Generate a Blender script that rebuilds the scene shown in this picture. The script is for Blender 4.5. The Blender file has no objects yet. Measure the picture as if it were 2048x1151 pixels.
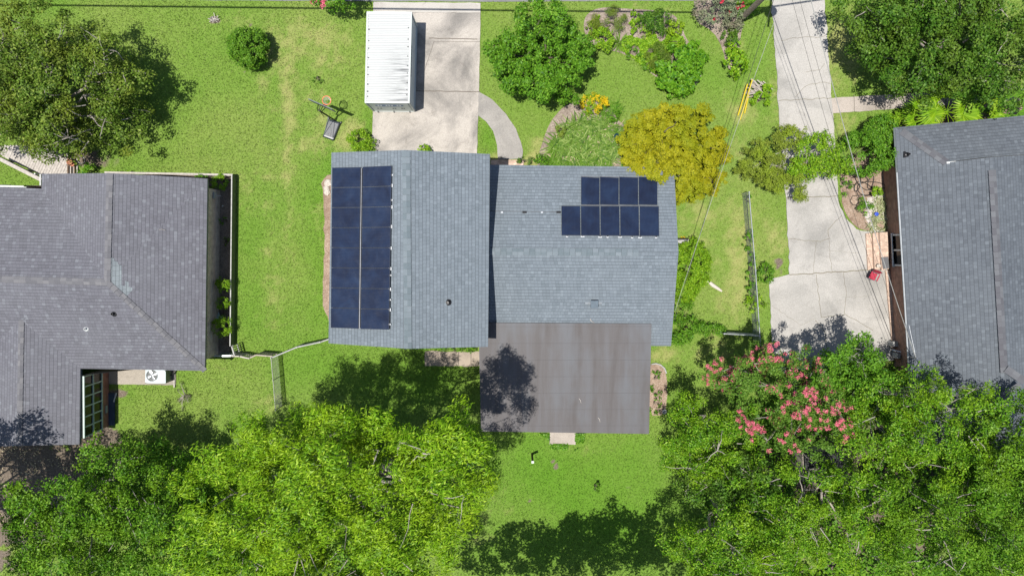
import bpy, math, random
import numpy as np
from mathutils import Vector, Matrix, Euler

C = bpy.context.scene.collection
SC = bpy.context.scene
rnd = random.Random(7)

# ------------------------------------------------------------------ camera, sky, sun, exposure
CAM_H, FPX = 40.0, 1365.0
cam_d = bpy.data.cameras.new("camera")
cam_d.sensor_width = 36.0
cam_d.lens = 36.0 * FPX / 2048.0
cam_d.clip_start, cam_d.clip_end = 0.5, 3000.0
cam = bpy.data.objects.new("camera", cam_d)
C.objects.link(cam)
CAM_ROT = Euler((math.radians(-3.5), math.radians(-0.5), 0.0), 'XYZ')
cam.location, cam.rotation_euler = (0, 0, CAM_H), CAM_ROT
SC.camera = cam
RM = CAM_ROT.to_matrix()
SUN_X, SUN_Y = 0.20, 0.085                     # how far a shadow falls per metre of height

world = bpy.data.worlds.new("World")
SC.world = world
world.use_nodes = True
_nt = world.node_tree
_sky = _nt.nodes.new("ShaderNodeTexSky")
_sky.sky_type = 'NISHITA'
_sky.sun_disc = False
_sky.sun_elevation = math.atan(1 / math.hypot(SUN_X, SUN_Y))
_sky.sun_rotation = math.atan2(-SUN_X, -SUN_Y)
_bg = _nt.nodes["Background"]
_bg.inputs["Strength"].default_value = 0.095
_nt.links.new(_sky.outputs["Color"], _bg.inputs["Color"])

sun_d = bpy.data.lights.new("sun", 'SUN')
sun_d.energy, sun_d.angle, sun_d.color = 5.0, math.radians(0.5), (1.0, 0.96, 0.89)
sun = bpy.data.objects.new("sun", sun_d)
sun.rotation_euler = Vector((SUN_X, SUN_Y, -1)).to_track_quat('-Z', 'Y').to_euler()
sun.location = (-8, -4, 60)
C.objects.link(sun)
SC.view_settings.view_transform = 'Standard'
SC.view_settings.look = 'None'
SC.view_settings.exposure = 0.5
SC.view_settings.gamma = 1.0
SC.cycles.max_bounces = 8
SC.cycles.transparent_max_bounces = 8

# ------------------------------------------------------------------ helpers
def ray(px, py):
    return RM @ Vector(((px - 1024.0) / FPX, -(py - 575.5) / FPX, -1.0))

def P(px, py, z=0.0):
    """world point at height z seen in the survey photo at pixel px, py"""
    d = ray(px, py)
    t = (z - CAM_H) / d.z
    return Vector((d.x * t, d.y * t, z))

def plane(a, b, c):
    n = (b - a).cross(c - a).normalized()
    if n.z < 0: n = -n
    return a, n

def PP(px, py, pl, off=0.0):
    a, n = pl
    d = ray(px, py)
    o = Vector((0, 0, CAM_H))
    t = (a + n * off - o).dot(n) / d.dot(n)
    return o + d * t

def org(o):
    v = Vector((0, 0, 0))
    while o is not None:
        v += o.location
        o = o.parent
    return v

def tag(o, label=None, cat=None, group=None, kind=None):
    if label: o["label"] = label
    if cat: o["category"] = cat
    if group: o["group"] = group
    if kind: o["kind"] = kind
    return o

def thing(name, label, cat, loc, group=None):
    o = bpy.data.objects.new(name, None)
    o.empty_display_size = 0.3
    o.location = loc
    C.objects.link(o)
    return tag(o, label, cat, group)

def slope_uv(me):
    uvl = me.uv_layers.new(name="UVMap")
    nv = len(me.vertices)
    co = np.empty(nv * 3); me.vertices.foreach_get("co", co); co = co.reshape(-1, 3)
    out = np.empty((len(me.loops), 2))
    for p in me.polygons:
        n = p.normal
        if abs(n.z) > 0.995:
            b = Vector((0, 1, 0)); t = Vector((1, 0, 0))
        else:
            up = Vector((0, 0, 1))
            b = (up - n * n.dot(up)).normalized()
            t = b.cross(n)
        for li in p.loop_indices:
            v = co[me.loops[li].vertex_index]
            out[li, 0] = v[0] * t.x + v[1] * t.y + v[2] * t.z
            out[li, 1] = v[0] * b.x + v[1] * b.y + v[2] * b.z
    uvl.data.foreach_set("uv", out.ravel())

class MB:
    def __init__(s): s.v, s.f, s.m = [], [], []
    def face(s, pts, m=0):
        i = len(s.v); s.v += [Vector(p) for p in pts]
        s.f.append(tuple(range(i, i + len(pts)))); s.m.append(m)
    def quads(s, pts, faces, m=0):
        i = len(s.v); s.v += [Vector(p) for p in pts]
        for f in faces: s.f.append(tuple(k + i for k in f)); s.m.append(m)
    def hexa(s, b, t, m=0):
        n = len(b)
        s.quads(list(b) + list(t), [tuple(range(n - 1, -1, -1)), tuple(range(n, 2 * n))] +
                [(k, (k + 1) % n, n + (k + 1) % n, n + k) for k in range(n)], m)
    def box(s, c, size, rz=0.0, m=0, tilt=None):
        c = Vector(c); hx, hy, hz = size[0] / 2, size[1] / 2, size[2] / 2
        R = Matrix.Rotation(rz, 3, 'Z')
        if tilt: R = R @ Euler(tilt).to_matrix()
        q = [(-hx, -hy), (hx, -hy), (hx, hy), (-hx, hy)]
        s.hexa([c + R @ Vector((x, y, -hz)) for x, y in q], [c + R @ Vector((x, y, hz)) for x, y in q], m)
    def beam(s, a, b, w, h, m=0):
        """rectangular bar from a to b, h measured upward"""
        a, b = Vector(a), Vector(b)
        d = (b - a).normalized()
        side = d.cross(Vector((0, 0, 1)))
        side = side.normalized() if side.length > 1e-4 else Vector((1, 0, 0))
        up = side.cross(d).normalized()
        r = [side * w / 2 * i + up * h / 2 * j for i, j in ((-1, -1), (1, -1), (1, 1), (-1, 1))]
        s.hexa([a + q for q in r], [b + q for q in r], m)
    def tube(s, pts, rad, n=6, m=0, cap=True):
        pts = [Vector(p) for p in pts]
        if not hasattr(rad, '__len__'): rad = [rad] * len(pts)
        i0 = len(s.v)
        prev = None
        for k, p in enumerate(pts):
            d = (pts[min(k + 1, len(pts) - 1)] - pts[max(k - 1, 0)]).normalized()
            if prev is None:
                a = d.cross(Vector((0, 0, 1)))
                a = a.normalized() if a.length > 1e-3 else Vector((1, 0, 0))
            else:
                a = (prev - d * prev.dot(d)).normalized()
            prev = a; b = d.cross(a)
            for j in range(n):
                t = 2 * math.pi * j / n
                s.v.append(p + (a * math.cos(t) + b * math.sin(t)) * rad[k])
        for k in range(len(pts) - 1):
            for j in range(n):
                q = i0 + k * n
                s.f.append((q + j, q + (j + 1) % n, q + n + (j + 1) % n, q + n + j)); s.m.append(m)
        if cap:
            s.f.append(tuple(i0 + n - 1 - j for j in range(n))); s.m.append(m)
            s.f.append(tuple(i0 + (len(pts) - 1) * n + j for j in range(n))); s.m.append(m)
    def lathe(s, c, prof, n=20, m=0):
        c = Vector(c); i0 = len(s.v)
        for r, z in prof:
            for j in range(n):
                t = 2 * math.pi * j / n
                s.v.append(c + Vector((r * math.cos(t), r * math.sin(t), z)))
        for k in range(len(prof) - 1):
            for j in range(n):
                q = i0 + k * n
                s.f.append((q + j, q + (j + 1) % n, q + n + (j + 1) % n, q + n + j)); s.m.append(m)
    def ring(s, c, R, r, n=24, k=6, m=0, sx=1.0):
        c = Vector(c)
        pts = [c + Vector((R * math.cos(2 * math.pi * i / n), R * math.sin(2 * math.pi * i / n), 0)) for i in range(n + 1)]
        s.tube(pts, r, k, m)
    def build(s, name, mats, parent=None, base=None, smooth=False, uv=True):
        o_ = org(parent) if parent is not None else (Vector(base) if base is not None else Vector((0, 0, 0)))
        me = bpy.data.meshes.new(name)
        me.from_pydata([tuple(v - o_) for v in s.v], [], s.f)
        if not isinstance(mats, (list, tuple)): mats = [mats]
        for m in mats: me.materials.append(m)
        me.polygons.foreach_set("material_index", s.m)
        if smooth: me.polygons.foreach_set("use_smooth", [True] * len(s.f))
        me.update()
        if uv: slope_uv(me)
        o = bpy.data.objects.new(name, me)
        if parent is not None: o.parent = parent
        else: o.location = o_
        C.objects.link(o)
        return o

def H_(a, seed):
    a = np.sin(a * 12.9898 + seed * 78.233) * 43758.5453
    return a - np.floor(a)

def vnoise(x, y, s, seed=0):
    x = np.asarray(x) / s + 1000.3; y = np.asarray(y) / s + 1000.7
    xi, yi = np.floor(x), np.floor(y); fx, fy = x - xi, y - yi
    fx = fx * fx * (3 - 2 * fx); fy = fy * fy * (3 - 2 * fy)
    h = lambda i, j: H_(i * 1.37 + j * 57.31, seed)
    return (h(xi, yi) * (1 - fx) + h(xi + 1, yi) * fx) * (1 - fy) + (h(xi, yi + 1) * (1 - fx) + h(xi + 1, yi + 1) * fx) * fy

def inpoly(x, y, poly):
    r = np.zeros(x.shape, bool); n = len(poly)
    for i in range(n):
        x0, y0 = poly[i][0], poly[i][1]; x1, y1 = poly[(i + 1) % n][0], poly[(i + 1) % n][1]
        if y0 == y1: continue
        r ^= ((y0 > y) != (y1 > y)) & (x < (x1 - x0) * (y - y0) / (y1 - y0) + x0)
    return r

def rough_poly(pts, step=0.25, jit=0.04, seed=1):
    r = random.Random(seed); out = []
    for i in range(len(pts)):
        a, b = pts[i], pts[(i + 1) % len(pts)]
        d = b - a; L = d.length; n = max(1, int(L / step)); s = Vector((-d.y, d.x, 0)).normalized()
        for k in range(n):
            out.append(a + d * (k / n) + s * (r.gauss(0, jit) if k else 0))
    return out

def smooth_poly(pts, it=2):
    for _ in range(it):
        q = []
        for i in range(len(pts)):
            a, b = pts[i], pts[(i + 1) % len(pts)]
            q += [a * .75 + b * .25, a * .25 + b * .75]
        pts = q
    return pts

# ------------------------------------------------------------------ materials
class NT:
    def __init__(s, name):
        s.mat = bpy.data.materials.new(name); s.mat.use_nodes = True
        s.t = s.mat.node_tree; s.bsdf = s.t.nodes["Principled BSDF"]
        s.out = s.t.nodes["Material Output"]
    def put(s, sock, v):
        if isinstance(v, bpy.types.NodeSocket): s.t.links.new(v, sock)
        else:
            if hasattr(v, '__len__') and len(v) == 3 and sock.type == 'RGBA': v = (*v, 1)
            sock.default_value = v
    def n(s, t, ins=None, **pr):
        nd = s.t.nodes.new("ShaderNode" + t)
        for k, v in pr.items(): setattr(nd, k, v)
        for k, v in (ins or {}).items(): s.put(nd.inputs[k], v)
        return nd
    def obj(s): return s.n("TexCoord").outputs["Object"]
    def uv(s): return s.n("TexCoord").outputs["UV"]
    def pos(s): return s.n("NewGeometry").outputs["Position"]
    def island(s): return s.n("NewGeometry").outputs["Random Per Island"]
    def attr(s, a): return s.n("Attribute", attribute_name=a).outputs["Fac"]
    def noise(s, vec, sc, det=4, rough=.6, dist=0):
        return s.n("TexNoise", {"Vector": vec, "Scale": sc, "Detail": det, "Roughness": rough, "Distortion": dist}).outputs["Fac"]
    def math(s, op, a, b=0.0, clamp=False):
        nd = s.n("Math", operation=op, use_clamp=clamp); s.put(nd.inputs[0], a); s.put(nd.inputs[1], b); return nd.outputs[0]
    def mr(s, v, a, b, c=0.0, d=1.0):
        return s.n("MapRange", {"Value": v, "From Min": a, "From Max": b, "To Min": c, "To Max": d}).outputs[0]
    def mix(s, f, a, b, mode='MIX'):
        nd = s.n("Mix", data_type='RGBA', blend_type=mode)
        s.put(nd.inputs[0], f); s.put(nd.inputs[6], a); s.put(nd.inputs[7], b); return nd.outputs[2]
    def ramp(s, f, stops):
        nd = s.n("ValToRGB"); s.put(nd.inputs[0], f); e = nd.color_ramp.elements
        while len(e) < len(stops): e.new(0.5)
        for k, (p, c) in enumerate(stops):
            e[k].position = p; e[k].color = (*c, 1) if hasattr(c, '__len__') else (c, c, c, 1)
        return nd.outputs[0]
    def scale(s, vec, v):
        nd = s.n("VectorMath", operation='MULTIPLY'); s.put(nd.inputs[0], vec); nd.inputs[1].default_value = v; return nd.outputs[0]
    def bump(s, h, st=.4, d=.02):
        return s.n("Bump", {"Height": h, "Strength": st, "Distance": d}).outputs[0]
    def fin(s, col, rough=.7, metal=0.0, bump=None, spec=.3):
        s.put(s.bsdf.inputs["Base Color"], col); s.put(s.bsdf.inputs["Roughness"], rough)
        s.put(s.bsdf.inputs["Metallic"], metal); s.bsdf.inputs["Specular IOR Level"].default_value = spec
        if bump is not None: s.put(s.bsdf.inputs["Normal"], bump)
        return s.mat

def m_plain(name, col, rough=.6, metal=0.0, var=.25, sc=4.0, spec=.3):
    t = NT(name); f = t.noise(t.obj(), sc, 5, .65)
    k = t.mr(f, .3, .7, 1 - var, 1 + var)
    c = t.mix(1.0, col, t.n("CombineColor", {0: k, 1: k, 2: k}).outputs[0], 'MULTIPLY')
    return t.fin(c, rough, metal, None, spec)

def m_shingle(name, dark, mid, light, row=.19, tab=.30, odd=.35, tint=(.2, .3, .3), warp=.0):
    t = NT(name); uv = t.uv()
    sp = t.n("SeparateXYZ", {0: uv}).outputs
    w = t.mr(t.noise(uv, 1.3, 2), 0, 1, -.02, .02)
    v = t.math('DIVIDE', t.math('ADD', sp[1], w), row); rowi = t.math('FLOOR', v); fv = t.math('FRACT', v)
    r1 = t.n("TexWhiteNoise", {"W": rowi}, noise_dimensions='1D').outputs["Value"]
    u = t.math('ADD', t.math('DIVIDE', sp[0], tab), t.math('MULTIPLY', r1, 7.3)); ui = t.math('FLOOR', u); fu = t.math('FRACT', u)
    idv = t.n("CombineXYZ", {0: ui, 1: rowi}).outputs[0]
    wn = t.n("TexWhiteNoise", {"Vector": idv}, noise_dimensions='2D').outputs["Value"]
    c = t.ramp(wn, [(0, dark), (.45, mid), (.82, mid), (1, light)])
    gr = t.noise(uv, 30, 4, .75)
    c = t.mix(.55, c, t.ramp(gr, [(.25, .25), (.75, .9)]), 'OVERLAY')
    big = t.noise(uv, .28, 5, .6, .4)
    c = t.mix(t.mr(big, .42, .72, 0, odd), c, tint)
    st = t.noise(t.scale(uv, (.9, .12, 1)), 1.6, 5, .65)
    c = t.mix(t.mr(st, .5, .8, 0, .35), c, dark)
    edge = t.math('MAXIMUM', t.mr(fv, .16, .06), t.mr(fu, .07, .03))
    c = t.mix(t.math('MULTIPLY', edge, .6), c, (.025, .027, .031))  # butt shadow of each course painted into the colour, along with the tab joints
    hgt = t.math('ADD', t.math('MULTIPLY', t.math('SUBTRACT', 1.0, fv), .9), t.math('ADD', t.math('MULTIPLY', wn, .35), t.math('MULTIPLY', gr, .25)))
    return t.fin(c, .85, 0, t.bump(hgt, .55, .02), .25)

def m_brick(name, a, b, mortar, scale=1.0):
    t = NT(name); uv = t.uv()
    br = t.n("TexBrick", {"Vector": uv, "Color1": a, "Color2": b, "Mortar": mortar, "Scale": scale, "Mortar Size": .009,
             "Mortar Smooth": .2, "Bias": 0.0, "Brick Width": .22, "Row Height": .075})
    c = t.mix(.6, br.outputs["Color"], t.ramp(t.noise(uv, 3.5, 5), [(.25, .25), (.75, .85)]), 'OVERLAY')
    return t.fin(c, .85, 0, t.bump(t.math('SUBTRACT', 1.0, br.outputs["Fac"]), .6, .012))

def m_concrete(name, base, dark, stain, f0=.45, sc=.35):
    t = NT(name); p = t.obj()
    big = t.noise(p, sc, 6, .62, .6)
    c = t.mix(t.mr(big, f0, f0 + .22), base, dark)
    blot = t.noise(t.scale(p, (1, 1, 1)), 1.1, 6, .7, 1.0)
    c = t.mix(t.mr(blot, .56, .75, 0, .6), c, stain)
    fine = t.noise(p, 26, 4, .75)
    c = t.mix(.55, c, t.ramp(fine, [(.28, .2), (.5, .5), (.75, .78)]), 'OVERLAY')
    sp = t.noise(p, 9, 3, .8)
    c = t.mix(t.mr(sp, .66, .74, 0, .45), c, dark)
    return t.fin(c, .88, 0, t.bump(fine, .25, .01), .2)

def m_soil(name, a, b, c3):
    t = NT(name); p = t.obj()
    c = t.ramp(t.noise(p, 14, 5, .75), [(.3, a), (.5, b), (.68, c3)])
    c = t.mix(t.mr(t.noise(p, 1.2, 4), .45, .65, 0, .6), c, a)
    return t.fin(c, .95, 0, t.bump(t.noise(p, 22, 5, .8), .9, .06), .1)

def m_leaf(name, dark, mid, light, rough=.42, trans=.3, tint=None, tf=.5, tsc=.55, spec=.16, k=1.3):
    t = NT(name); rough += .12
    dark, mid, light = [tuple(min(.8, c * k) for c in q) for q in (dark, mid, light)]
    if tint is not None: tint = tuple(min(.8, c * k) for c in tint)
    c = t.ramp(t.island(), [(0, dark), (.35, mid), (.75, mid), (1, light)])
    big = t.noise(t.pos(), tsc, 3, .6)
    if tint is not None: c = t.mix(t.mr(big, .45, .66, 0, tf), c, tint)
    t.fin(c, rough, 0, None, spec)
    tr = t.n("BsdfTranslucent", {"Color": t.mix(1.0, c, (1.25, 1.15, .5), 'MULTIPLY')}).outputs[0]
    ms = t.n("MixShader", {0: trans * .75, 1: t.bsdf.outputs[0], 2: tr}).outputs[0]
    t.t.links.new(ms, t.out.inputs["Surface"])
    return t.mat

def m_bark(name, a, b):
    t = NT(name); p = t.obj()
    f = t.noise(t.scale(p, (6, 6, 1.2)), 4, 5, .7)
    return t.fin(t.ramp(f, [(.3, a), (.7, b)]), .9, 0, t.bump(f, .6, .03), .15)

WHITE = m_plain("white_paint", (.47, .48, .475), .5, 0, .12)
GREYWHITE = m_plain("weathered_white", (.30, .30, .29), .6, 0, .25, 6)
GALV = m_plain("galvanised_steel", (.42, .44, .46), .35, .7, .2, 8)
ALU = m_plain("bright_aluminium", (.6, .62, .64), .35, .6, .15, 8)
BLACK = m_plain("black_plastic", (.016, .019, .024), .32, 0, .3, 5, .5)
BLACKM = m_plain("black_steel", (.012, .012, .014), .4, .2, .3, 5)
DARK = m_plain("dark_interior", (.012, .011, .011), .7, 0, .5, 2)
CABLE = m_plain("cable_black", (.02, .02, .02), .5)
CABLEG = m_plain("cable_grey", (.27, .27, .255), .45, .2)
WOODW = m_plain("weathered_wood", (.30, .26, .22), .85, 0, .3, 7)
PALEW = m_plain("pale_wood", (.35, .32, .29), .85, 0, .25, 7)
BARK = m_bark("bark_brown", (.06, .048, .038), (.17, .14, .11))
BARKP = m_bark("bark_pale", (.20, .175, .15), (.46, .42, .37))
POLEW = m_bark("pole_wood", (.13, .10, .075), (.30, .25, .20))

# ------------------------------------------------------------------ ground with its wear
# (px, py, rx, ry, amount) on the ground: dry thatch, bare soil
DRY = [(575, 250, 15, 210, .6), (545, 330, 50, 190, .3), (560, 90, 60, 60, .45), (640, 90, 80, 60, .55), (540, 560, 26, 120, .45), (520, 130, 40, 60, .4),
       (700, 270, 45, 35, .75), (640, 270, 60, 60, .45), (610, 170, 60, 50, .45), (470, 60, 60, 40, .35), (1400, 440, 60, 90, .55), (1480, 460, 35, 120, .6),
       (1470, 590, 40, 80, .65), (1420, 700, 60, 40, .5), (1690, 80, 60, 60, .75), (1690, 140, 50, 40, .65), (1700, 245, 45, 40, .6), (1485, 210, 40, 50, .7),
       (1480, 300, 35, 50, .5), (1545, 480, 30, 40, .7), (1550, 200, 25, 60, .45), (1470, 90, 30, 50, .4), (1075, 300, 22, 30, 1.0), (1060, 325, 22, 16, .9),
       (990, 318, 18, 12, .8), (1325, 710, 40, 22, .9), (1380, 720, 60, 30, .4), (640, 440, 22, 60, .35), (1000, 1000, 60, 50, .2),
       (960, 1060, 50, 50, .4), (1180, 900, 50, 12, .35), (1060, 905, 22, 10, .5), (940, 740, 40, 30, .3), (720, 700, 40, 20, .25), (300, 90, 60, 30, .3), (470, 390, 50, 40, .3), (560, 420, 40, 40, .3),
       (230, 800, 20, 50, .45), (450, 740, 40, 20, .3), (540, 800, 60, 40, .3), (1400, 90, 20, 60, .3), (1290, 20, 120, 14, .3)]
SOIL = [(80, 950, 180, 80, 1.2), (15, 1010, 80, 140, 1.0), (205, 872, 42, 26, 1.1), (250, 905, 26, 12, .7), (1700, 330, 34, 22, 1.0), (1105, 921, 8, 5, 1.0), (1112, 933, 7, 7, 1.0), (1200, 893, 7, 5, .9),
        (428, 40, 12, 10, 1.1), (1100, 884, 10, 4, .5), (1255, 973, 5, 4, .8), (1520, 200, 24, 22, .8), (330, 955, 40, 40, 1.0), (1555, 530, 12, 24, .7), (1640, 940, 120, 80, 1.2), (1760, 1000, 250, 180, 1.0),
        (230, 786, 40, 9, .8), (500, 50, 5, 4, .6), (487, 145, 5, 10, .7), (1015, 985, 8, 6, .6), (1060, 1000, 6, 4, .6), (650, 960, 160, 110, .8), (160, 320, 90, 22, .9), (1855, 205, 60, 10, .8)]

def wear(x, y, lst):
    a = np.zeros_like(x)
    for px, py, rx, ry, am in lst:
        c = P(px, py); k = 40 / FPX
        g = np.exp(-(((x - c.x) / (rx * k)) ** 2 + ((y - c.y) / (ry * k)) ** 2) * .8) * am
        a = np.maximum(a, g) + .25 * np.minimum(a, g)
    return a

def fields(x, y):
    n1 = vnoise(x, y, 2.6, 3) * .6 + vnoise(x, y, .9, 5) * .4
    n2 = vnoise(x, y, .55, 9) * .5 + vnoise(x, y, .22, 11) * .5
    d = wear(x, y, DRY); s = wear(x, y, SOIL)
    n3 = vnoise(x, y, .12, 17)
    dry = np.clip((d * 1.05 + (n1 - .5) * .45 + (n2 - .5) * 1.0 + (n3 - .5) * .5 - .31) * 1.4, 0, .9) * .5 + np.clip(d * (.4 + .7 * n2), 0, 1) * .42
    soil = np.clip((s + (n2 - .5) * .9 - .45) * 3.0, 0, 1)
    return dry, soil
LUSHP = [(1130, 960, 200, 110, 1.0), (655, 500, 40, 200, .9), (640, 720, 120, 60, .7), (1230, 160, 120, 60, .5), (840, 760, 150, 70, .8), (1150, 1080, 220, 90, .8), (975, 270, 20, 40, .9), (500, 650, 60, 120, .4), (735, 245, 14, 50, .8)]

gx = np.concatenate([[-900, -300, -120, -60], np.arange(-38, 38.01, .2), [60, 120, 300, 900]])
gy = np.concatenate([[-900, -300, -120, -50], np.arange(-26, 24.01, .2), [50, 120, 300, 900]])
GX, GY = np.meshgrid(gx, gy)
nx_, ny_ = len(gx), len(gy)
g_dry, g_soil = fields(GX.ravel(), GY.ravel())
gv = np.stack([GX.ravel(), GY.ravel(), np.zeros(nx_ * ny_)], 1)
ii = np.arange(nx_ * ny_).reshape(ny_, nx_)
gf = np.stack([ii[:-1, :-1].ravel(), ii[:-1, 1:].ravel(), ii[1:, 1:].ravel(), ii[1:, :-1].ravel()], 1)

def np_mesh(name, v, f, attrs=None):
    k = f.shape[1]
    me = bpy.data.meshes.new(name)
    me.vertices.add(len(v)); me.vertices.foreach_set("co", v.astype(np.float32).ravel())
    me.loops.add(f.size); me.loops.foreach_set("vertex_index", f.astype(np.int32).ravel())
    me.polygons.add(len(f)); me.polygons.foreach_set("loop_start", np.arange(0, f.size, k, dtype=np.int32))
    for a, d in (attrs or {}).items():
        at = me.attributes.new(a, 'FLOAT', 'POINT'); at.data.foreach_set("value", d.astype(np.float32))
    me.update(calc_edges=True)
    return me

def np_obj(name, v, f, mat, parent=None, base=None, attrs=None):
    o_ = org(parent) if parent is not None else Vector(base or (0, 0, 0))
    me = np_mesh(name, v - np.array(o_), f, attrs); me.materials.append(mat)
    o = bpy.data.objects.new(name, me)
    if parent is not None: o.parent = parent
    else: o.location = o_
    C.objects.link(o)
    return o

LUSH_A, LUSH_B, LUSH_C = (.105, .16, .027), (.155, .225, .043), (.22, .29, .078)
DRYC, DRYC2 = (.31, .29, .125), (.235, .265, .075)
def m_ground():
    t = NT("lawn"); p = t.obj()
    f = t.noise(p, 7, 6, .8)
    c = t.ramp(f, [(.3, LUSH_A), (.5, LUSH_B), (.7, LUSH_C)])
    c = t.mix(t.mr(t.noise(p, .16, 4), .4, .65, 0, .5), c, (.08, .20, .014))
    fd = t.noise(p, 18, 4, .8)
    c = t.mix(t.math('MULTIPLY', t.attr("lush"), .6), c, (.07, .19, .008))
    c = t.mix(t.mr(t.math('ADD', t.attr("dry"), t.math('MULTIPLY', t.math('SUBTRACT', fd, .5), 1.2)), .15, .8), c, t.mix(fd, DRYC2, DRYC))
    sc_ = t.ramp(t.noise(p, 10, 5, .8), [(.3, (.075, .058, .045)), (.55, (.16, .13, .10)), (.7, (.30, .26, .21))])
    c = t.mix(t.mr(t.math('ADD', t.attr("soil"), t.math('MULTIPLY', t.math('SUBTRACT', fd, .5), .7)), .3, .7), c, sc_)
    return t.fin(c, .95, 0, t.bump(t.noise(p, 30, 4, .8), .8, .05), .1)
g_o = np_obj("ground", gv, gf, m_ground(), attrs={"dry": g_dry, "soil": g_soil, "lush": np.clip(wear(GX.ravel(), GY.ravel(), LUSHP), 0, 1)})
tag(g_o, "sunlit green lawn with tan dry patches around the houses", kind='structure')

BLOCK = []          # ground polygons without grass blades

def sheet(name, px, z, mat, label, jit=.02, thick=.05, raw=False, step=.3, smooth=0, seed=1, extra=None, block=True, kind='structure'):
    pts = [P(*q) for q in px] if not raw else px
    if smooth: pts = smooth_poly(pts, smooth)
    if block: BLOCK.append([(p.x, p.y) for p in pts])
    pts = rough_poly(pts, step, jit, seed)
    a = sum(pts[i].x * pts[(i + 1) % len(pts)].y - pts[(i + 1) % len(pts)].x * pts[i].y for i in range(len(pts)))
    if a < 0: pts.reverse()
    mb = MB()
    n = len(pts)
    mb.v += [Vector((p.x, p.y, z)) for p in pts] + [Vector((p.x, p.y, z - thick)) for p in pts]
    mb.f.append(tuple(range(n))); mb.m.append(0)
    for k in range(n): mb.f.append((n + k, n + (k + 1) % n, (k + 1) % n, k)); mb.m.append(0)
    if extra: extra(mb)
    o = mb.build(name, mat, None, None)
    return tag(o, label, kind=kind)

def strip(mb, pts, w, z, m=1, jit=.0, r=None):
    for a, b in zip(pts[:-1], pts[1:]):
        d = (b - a); s = Vector((-d.y, d.x, 0)).normalized() * w / 2
        mb.face([Vector((p.x, p.y, z)) for p in (a - s, b - s, b + s, a + s)], m)

def wiggle(pxs, jit, seed, z=0.0, step=.22):
    r = random.Random(seed); pts = [P(*q) for q in pxs]; out = []
    for a, b in zip(pts[:-1], pts[1:]):
        d = b - a; n = max(1, int(d.length / step)); s = Vector((-d.y, d.x, 0)).normalized()
        for k in range(n): out.append(a + d * (k / n) + s * r.uniform(-jit, jit) * (1 if k else 0))
    return out + [pts[-1]]

CONC1 = m_concrete("stained_concrete", (.365, .335, .30), (.165, .155, .143), (.13, .115, .10), .42, .30)
CONC2 = m_concrete("pale_concrete", (.335, .32, .298), (.23, .222, .207), (.18, .17, .155), .46, .3)
CONC3 = m_concrete("pinkish_concrete", (.335, .295, .26), (.25, .22, .19), (.2, .175, .15), .45, .4)
CRACK = m_soil("crack_dirt", (.10, .085, .07), (.16, .14, .12), (.22, .19, .16))
JOINT = m_soil("joint_dirt", (.12, .10, .08), (.2, .17, .13), (.13, .16, .05))
KERB = m_concrete("kerb_concrete", (.37, .35, .32), (.29, .27, .245), (.2, .18, .16), .5, .6)

def drv_joint(mb):
    for q, w, s in (([(744, 181), (960, 184)], .05, 1), ([(858, 77), (955, 79)], .05, 2), ([(868, 84), (850, 140)], .02, 3), ([(868, 84), (960, 84)], .02, 7)):
        strip(mb, wiggle(q, .012, s), w, .054, 1)
sheet("driveway", [(747, 26), (961, 26), (958, 184), (953, 330), (742, 330), (747, 205)], .05, [CONC1, CRACK],
      "stained concrete driveway in front of the garage with a white container on it", .012, .1, extra=drv_joint)
sheet("kerb", [(747, 5), (961, 7), (961, 26.2), (747, 26.2)], .075, KERB, "pale concrete apron strip between street and driveway", .008, .12)
ASPH = m_concrete("asphalt", (.17, .17, .175), (.13, .13, .135), (.10, .10, .105), .5, .5)
sheet("street", [(-2500, -270), (4500, -270), (4500, -18), (958, 4), (752, 3), (-2500, -18)], .02, ASPH, "grey asphalt street edge above the driveway", .01, .06, step=1.0)
sheet("walkway", [(957, 184), (985, 200), (1012, 228), (1032, 258), (1042, 285), (1046, 302), (1044, 318), (996, 319), (994, 290), (986, 262), (972, 243), (956, 231)], .054,
      m_concrete('walkway_concrete', (.265, .25, .23), (.19, .18, .168), (.3, .28, .25), .46, .5), "curved concrete walkway from the driveway to the front steps", .012, .1)
def rd_joint(mb):
    for q, w, s in (([(1556, 202), (1662, 196)], .035, 1), ([(1572, 396), (1672, 392)], .05, 2), ([(1578, 549), (1736, 540)], .06, 3),
                    ([(1562, 82), (1585, 76), (1640, 75), (1650, 72)], .025, 4), ([(1590, 195), (1612, 172), (1640, 165), (1660, 168)], .025, 5),
                    ([(1578, 477), (1640, 483), (1658, 477), (1655, 460), (1665, 448), (1683, 430)], .03, 6), ([(1632, 483), (1626, 545)], .018, 7),
                    ([(1657, 479), (1660, 520), (1664, 543)], .02, 8), ([(1632, 549), (1640, 620), (1642, 634), (1690, 628), (1745, 660)], .03, 9), ([(1686, 545), (1692, 590), (1688, 628)], .022, 10),
                    ([(1630, 640), (1650, 664), (1653, 700)], .035, 11), ([(1692, 594), (1740, 590)], .012, 12), ([(1660, 502), (1715, 505)], .014, 13), ([(1610, 145), (1640, 140), (1648, 128)], .02, 14),
                    ([(1543, 610), (1600, 650), (1630, 636)], .014, 15)):
        strip(mb, wiggle(q, .04, s), w * .8, .054, 1)
sheet("right_driveway", [(1540, -40), (1646, -40), (1655, 100), (1663, 200), (1672, 330), (1676, 402), (1690, 435), (1712, 458), (1733, 462), (1770, 462), (1776, 545), (1787, 720), (1545, 745),
      (1538, 560), (1560, 553), (1578, 548), (1576, 480), (1571, 390), (1558, 240), (1550, 100)], .05, [CONC2, JOINT],
      "pale cracked concrete driveway beside the right house", .03, .1, extra=rd_joint)
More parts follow.
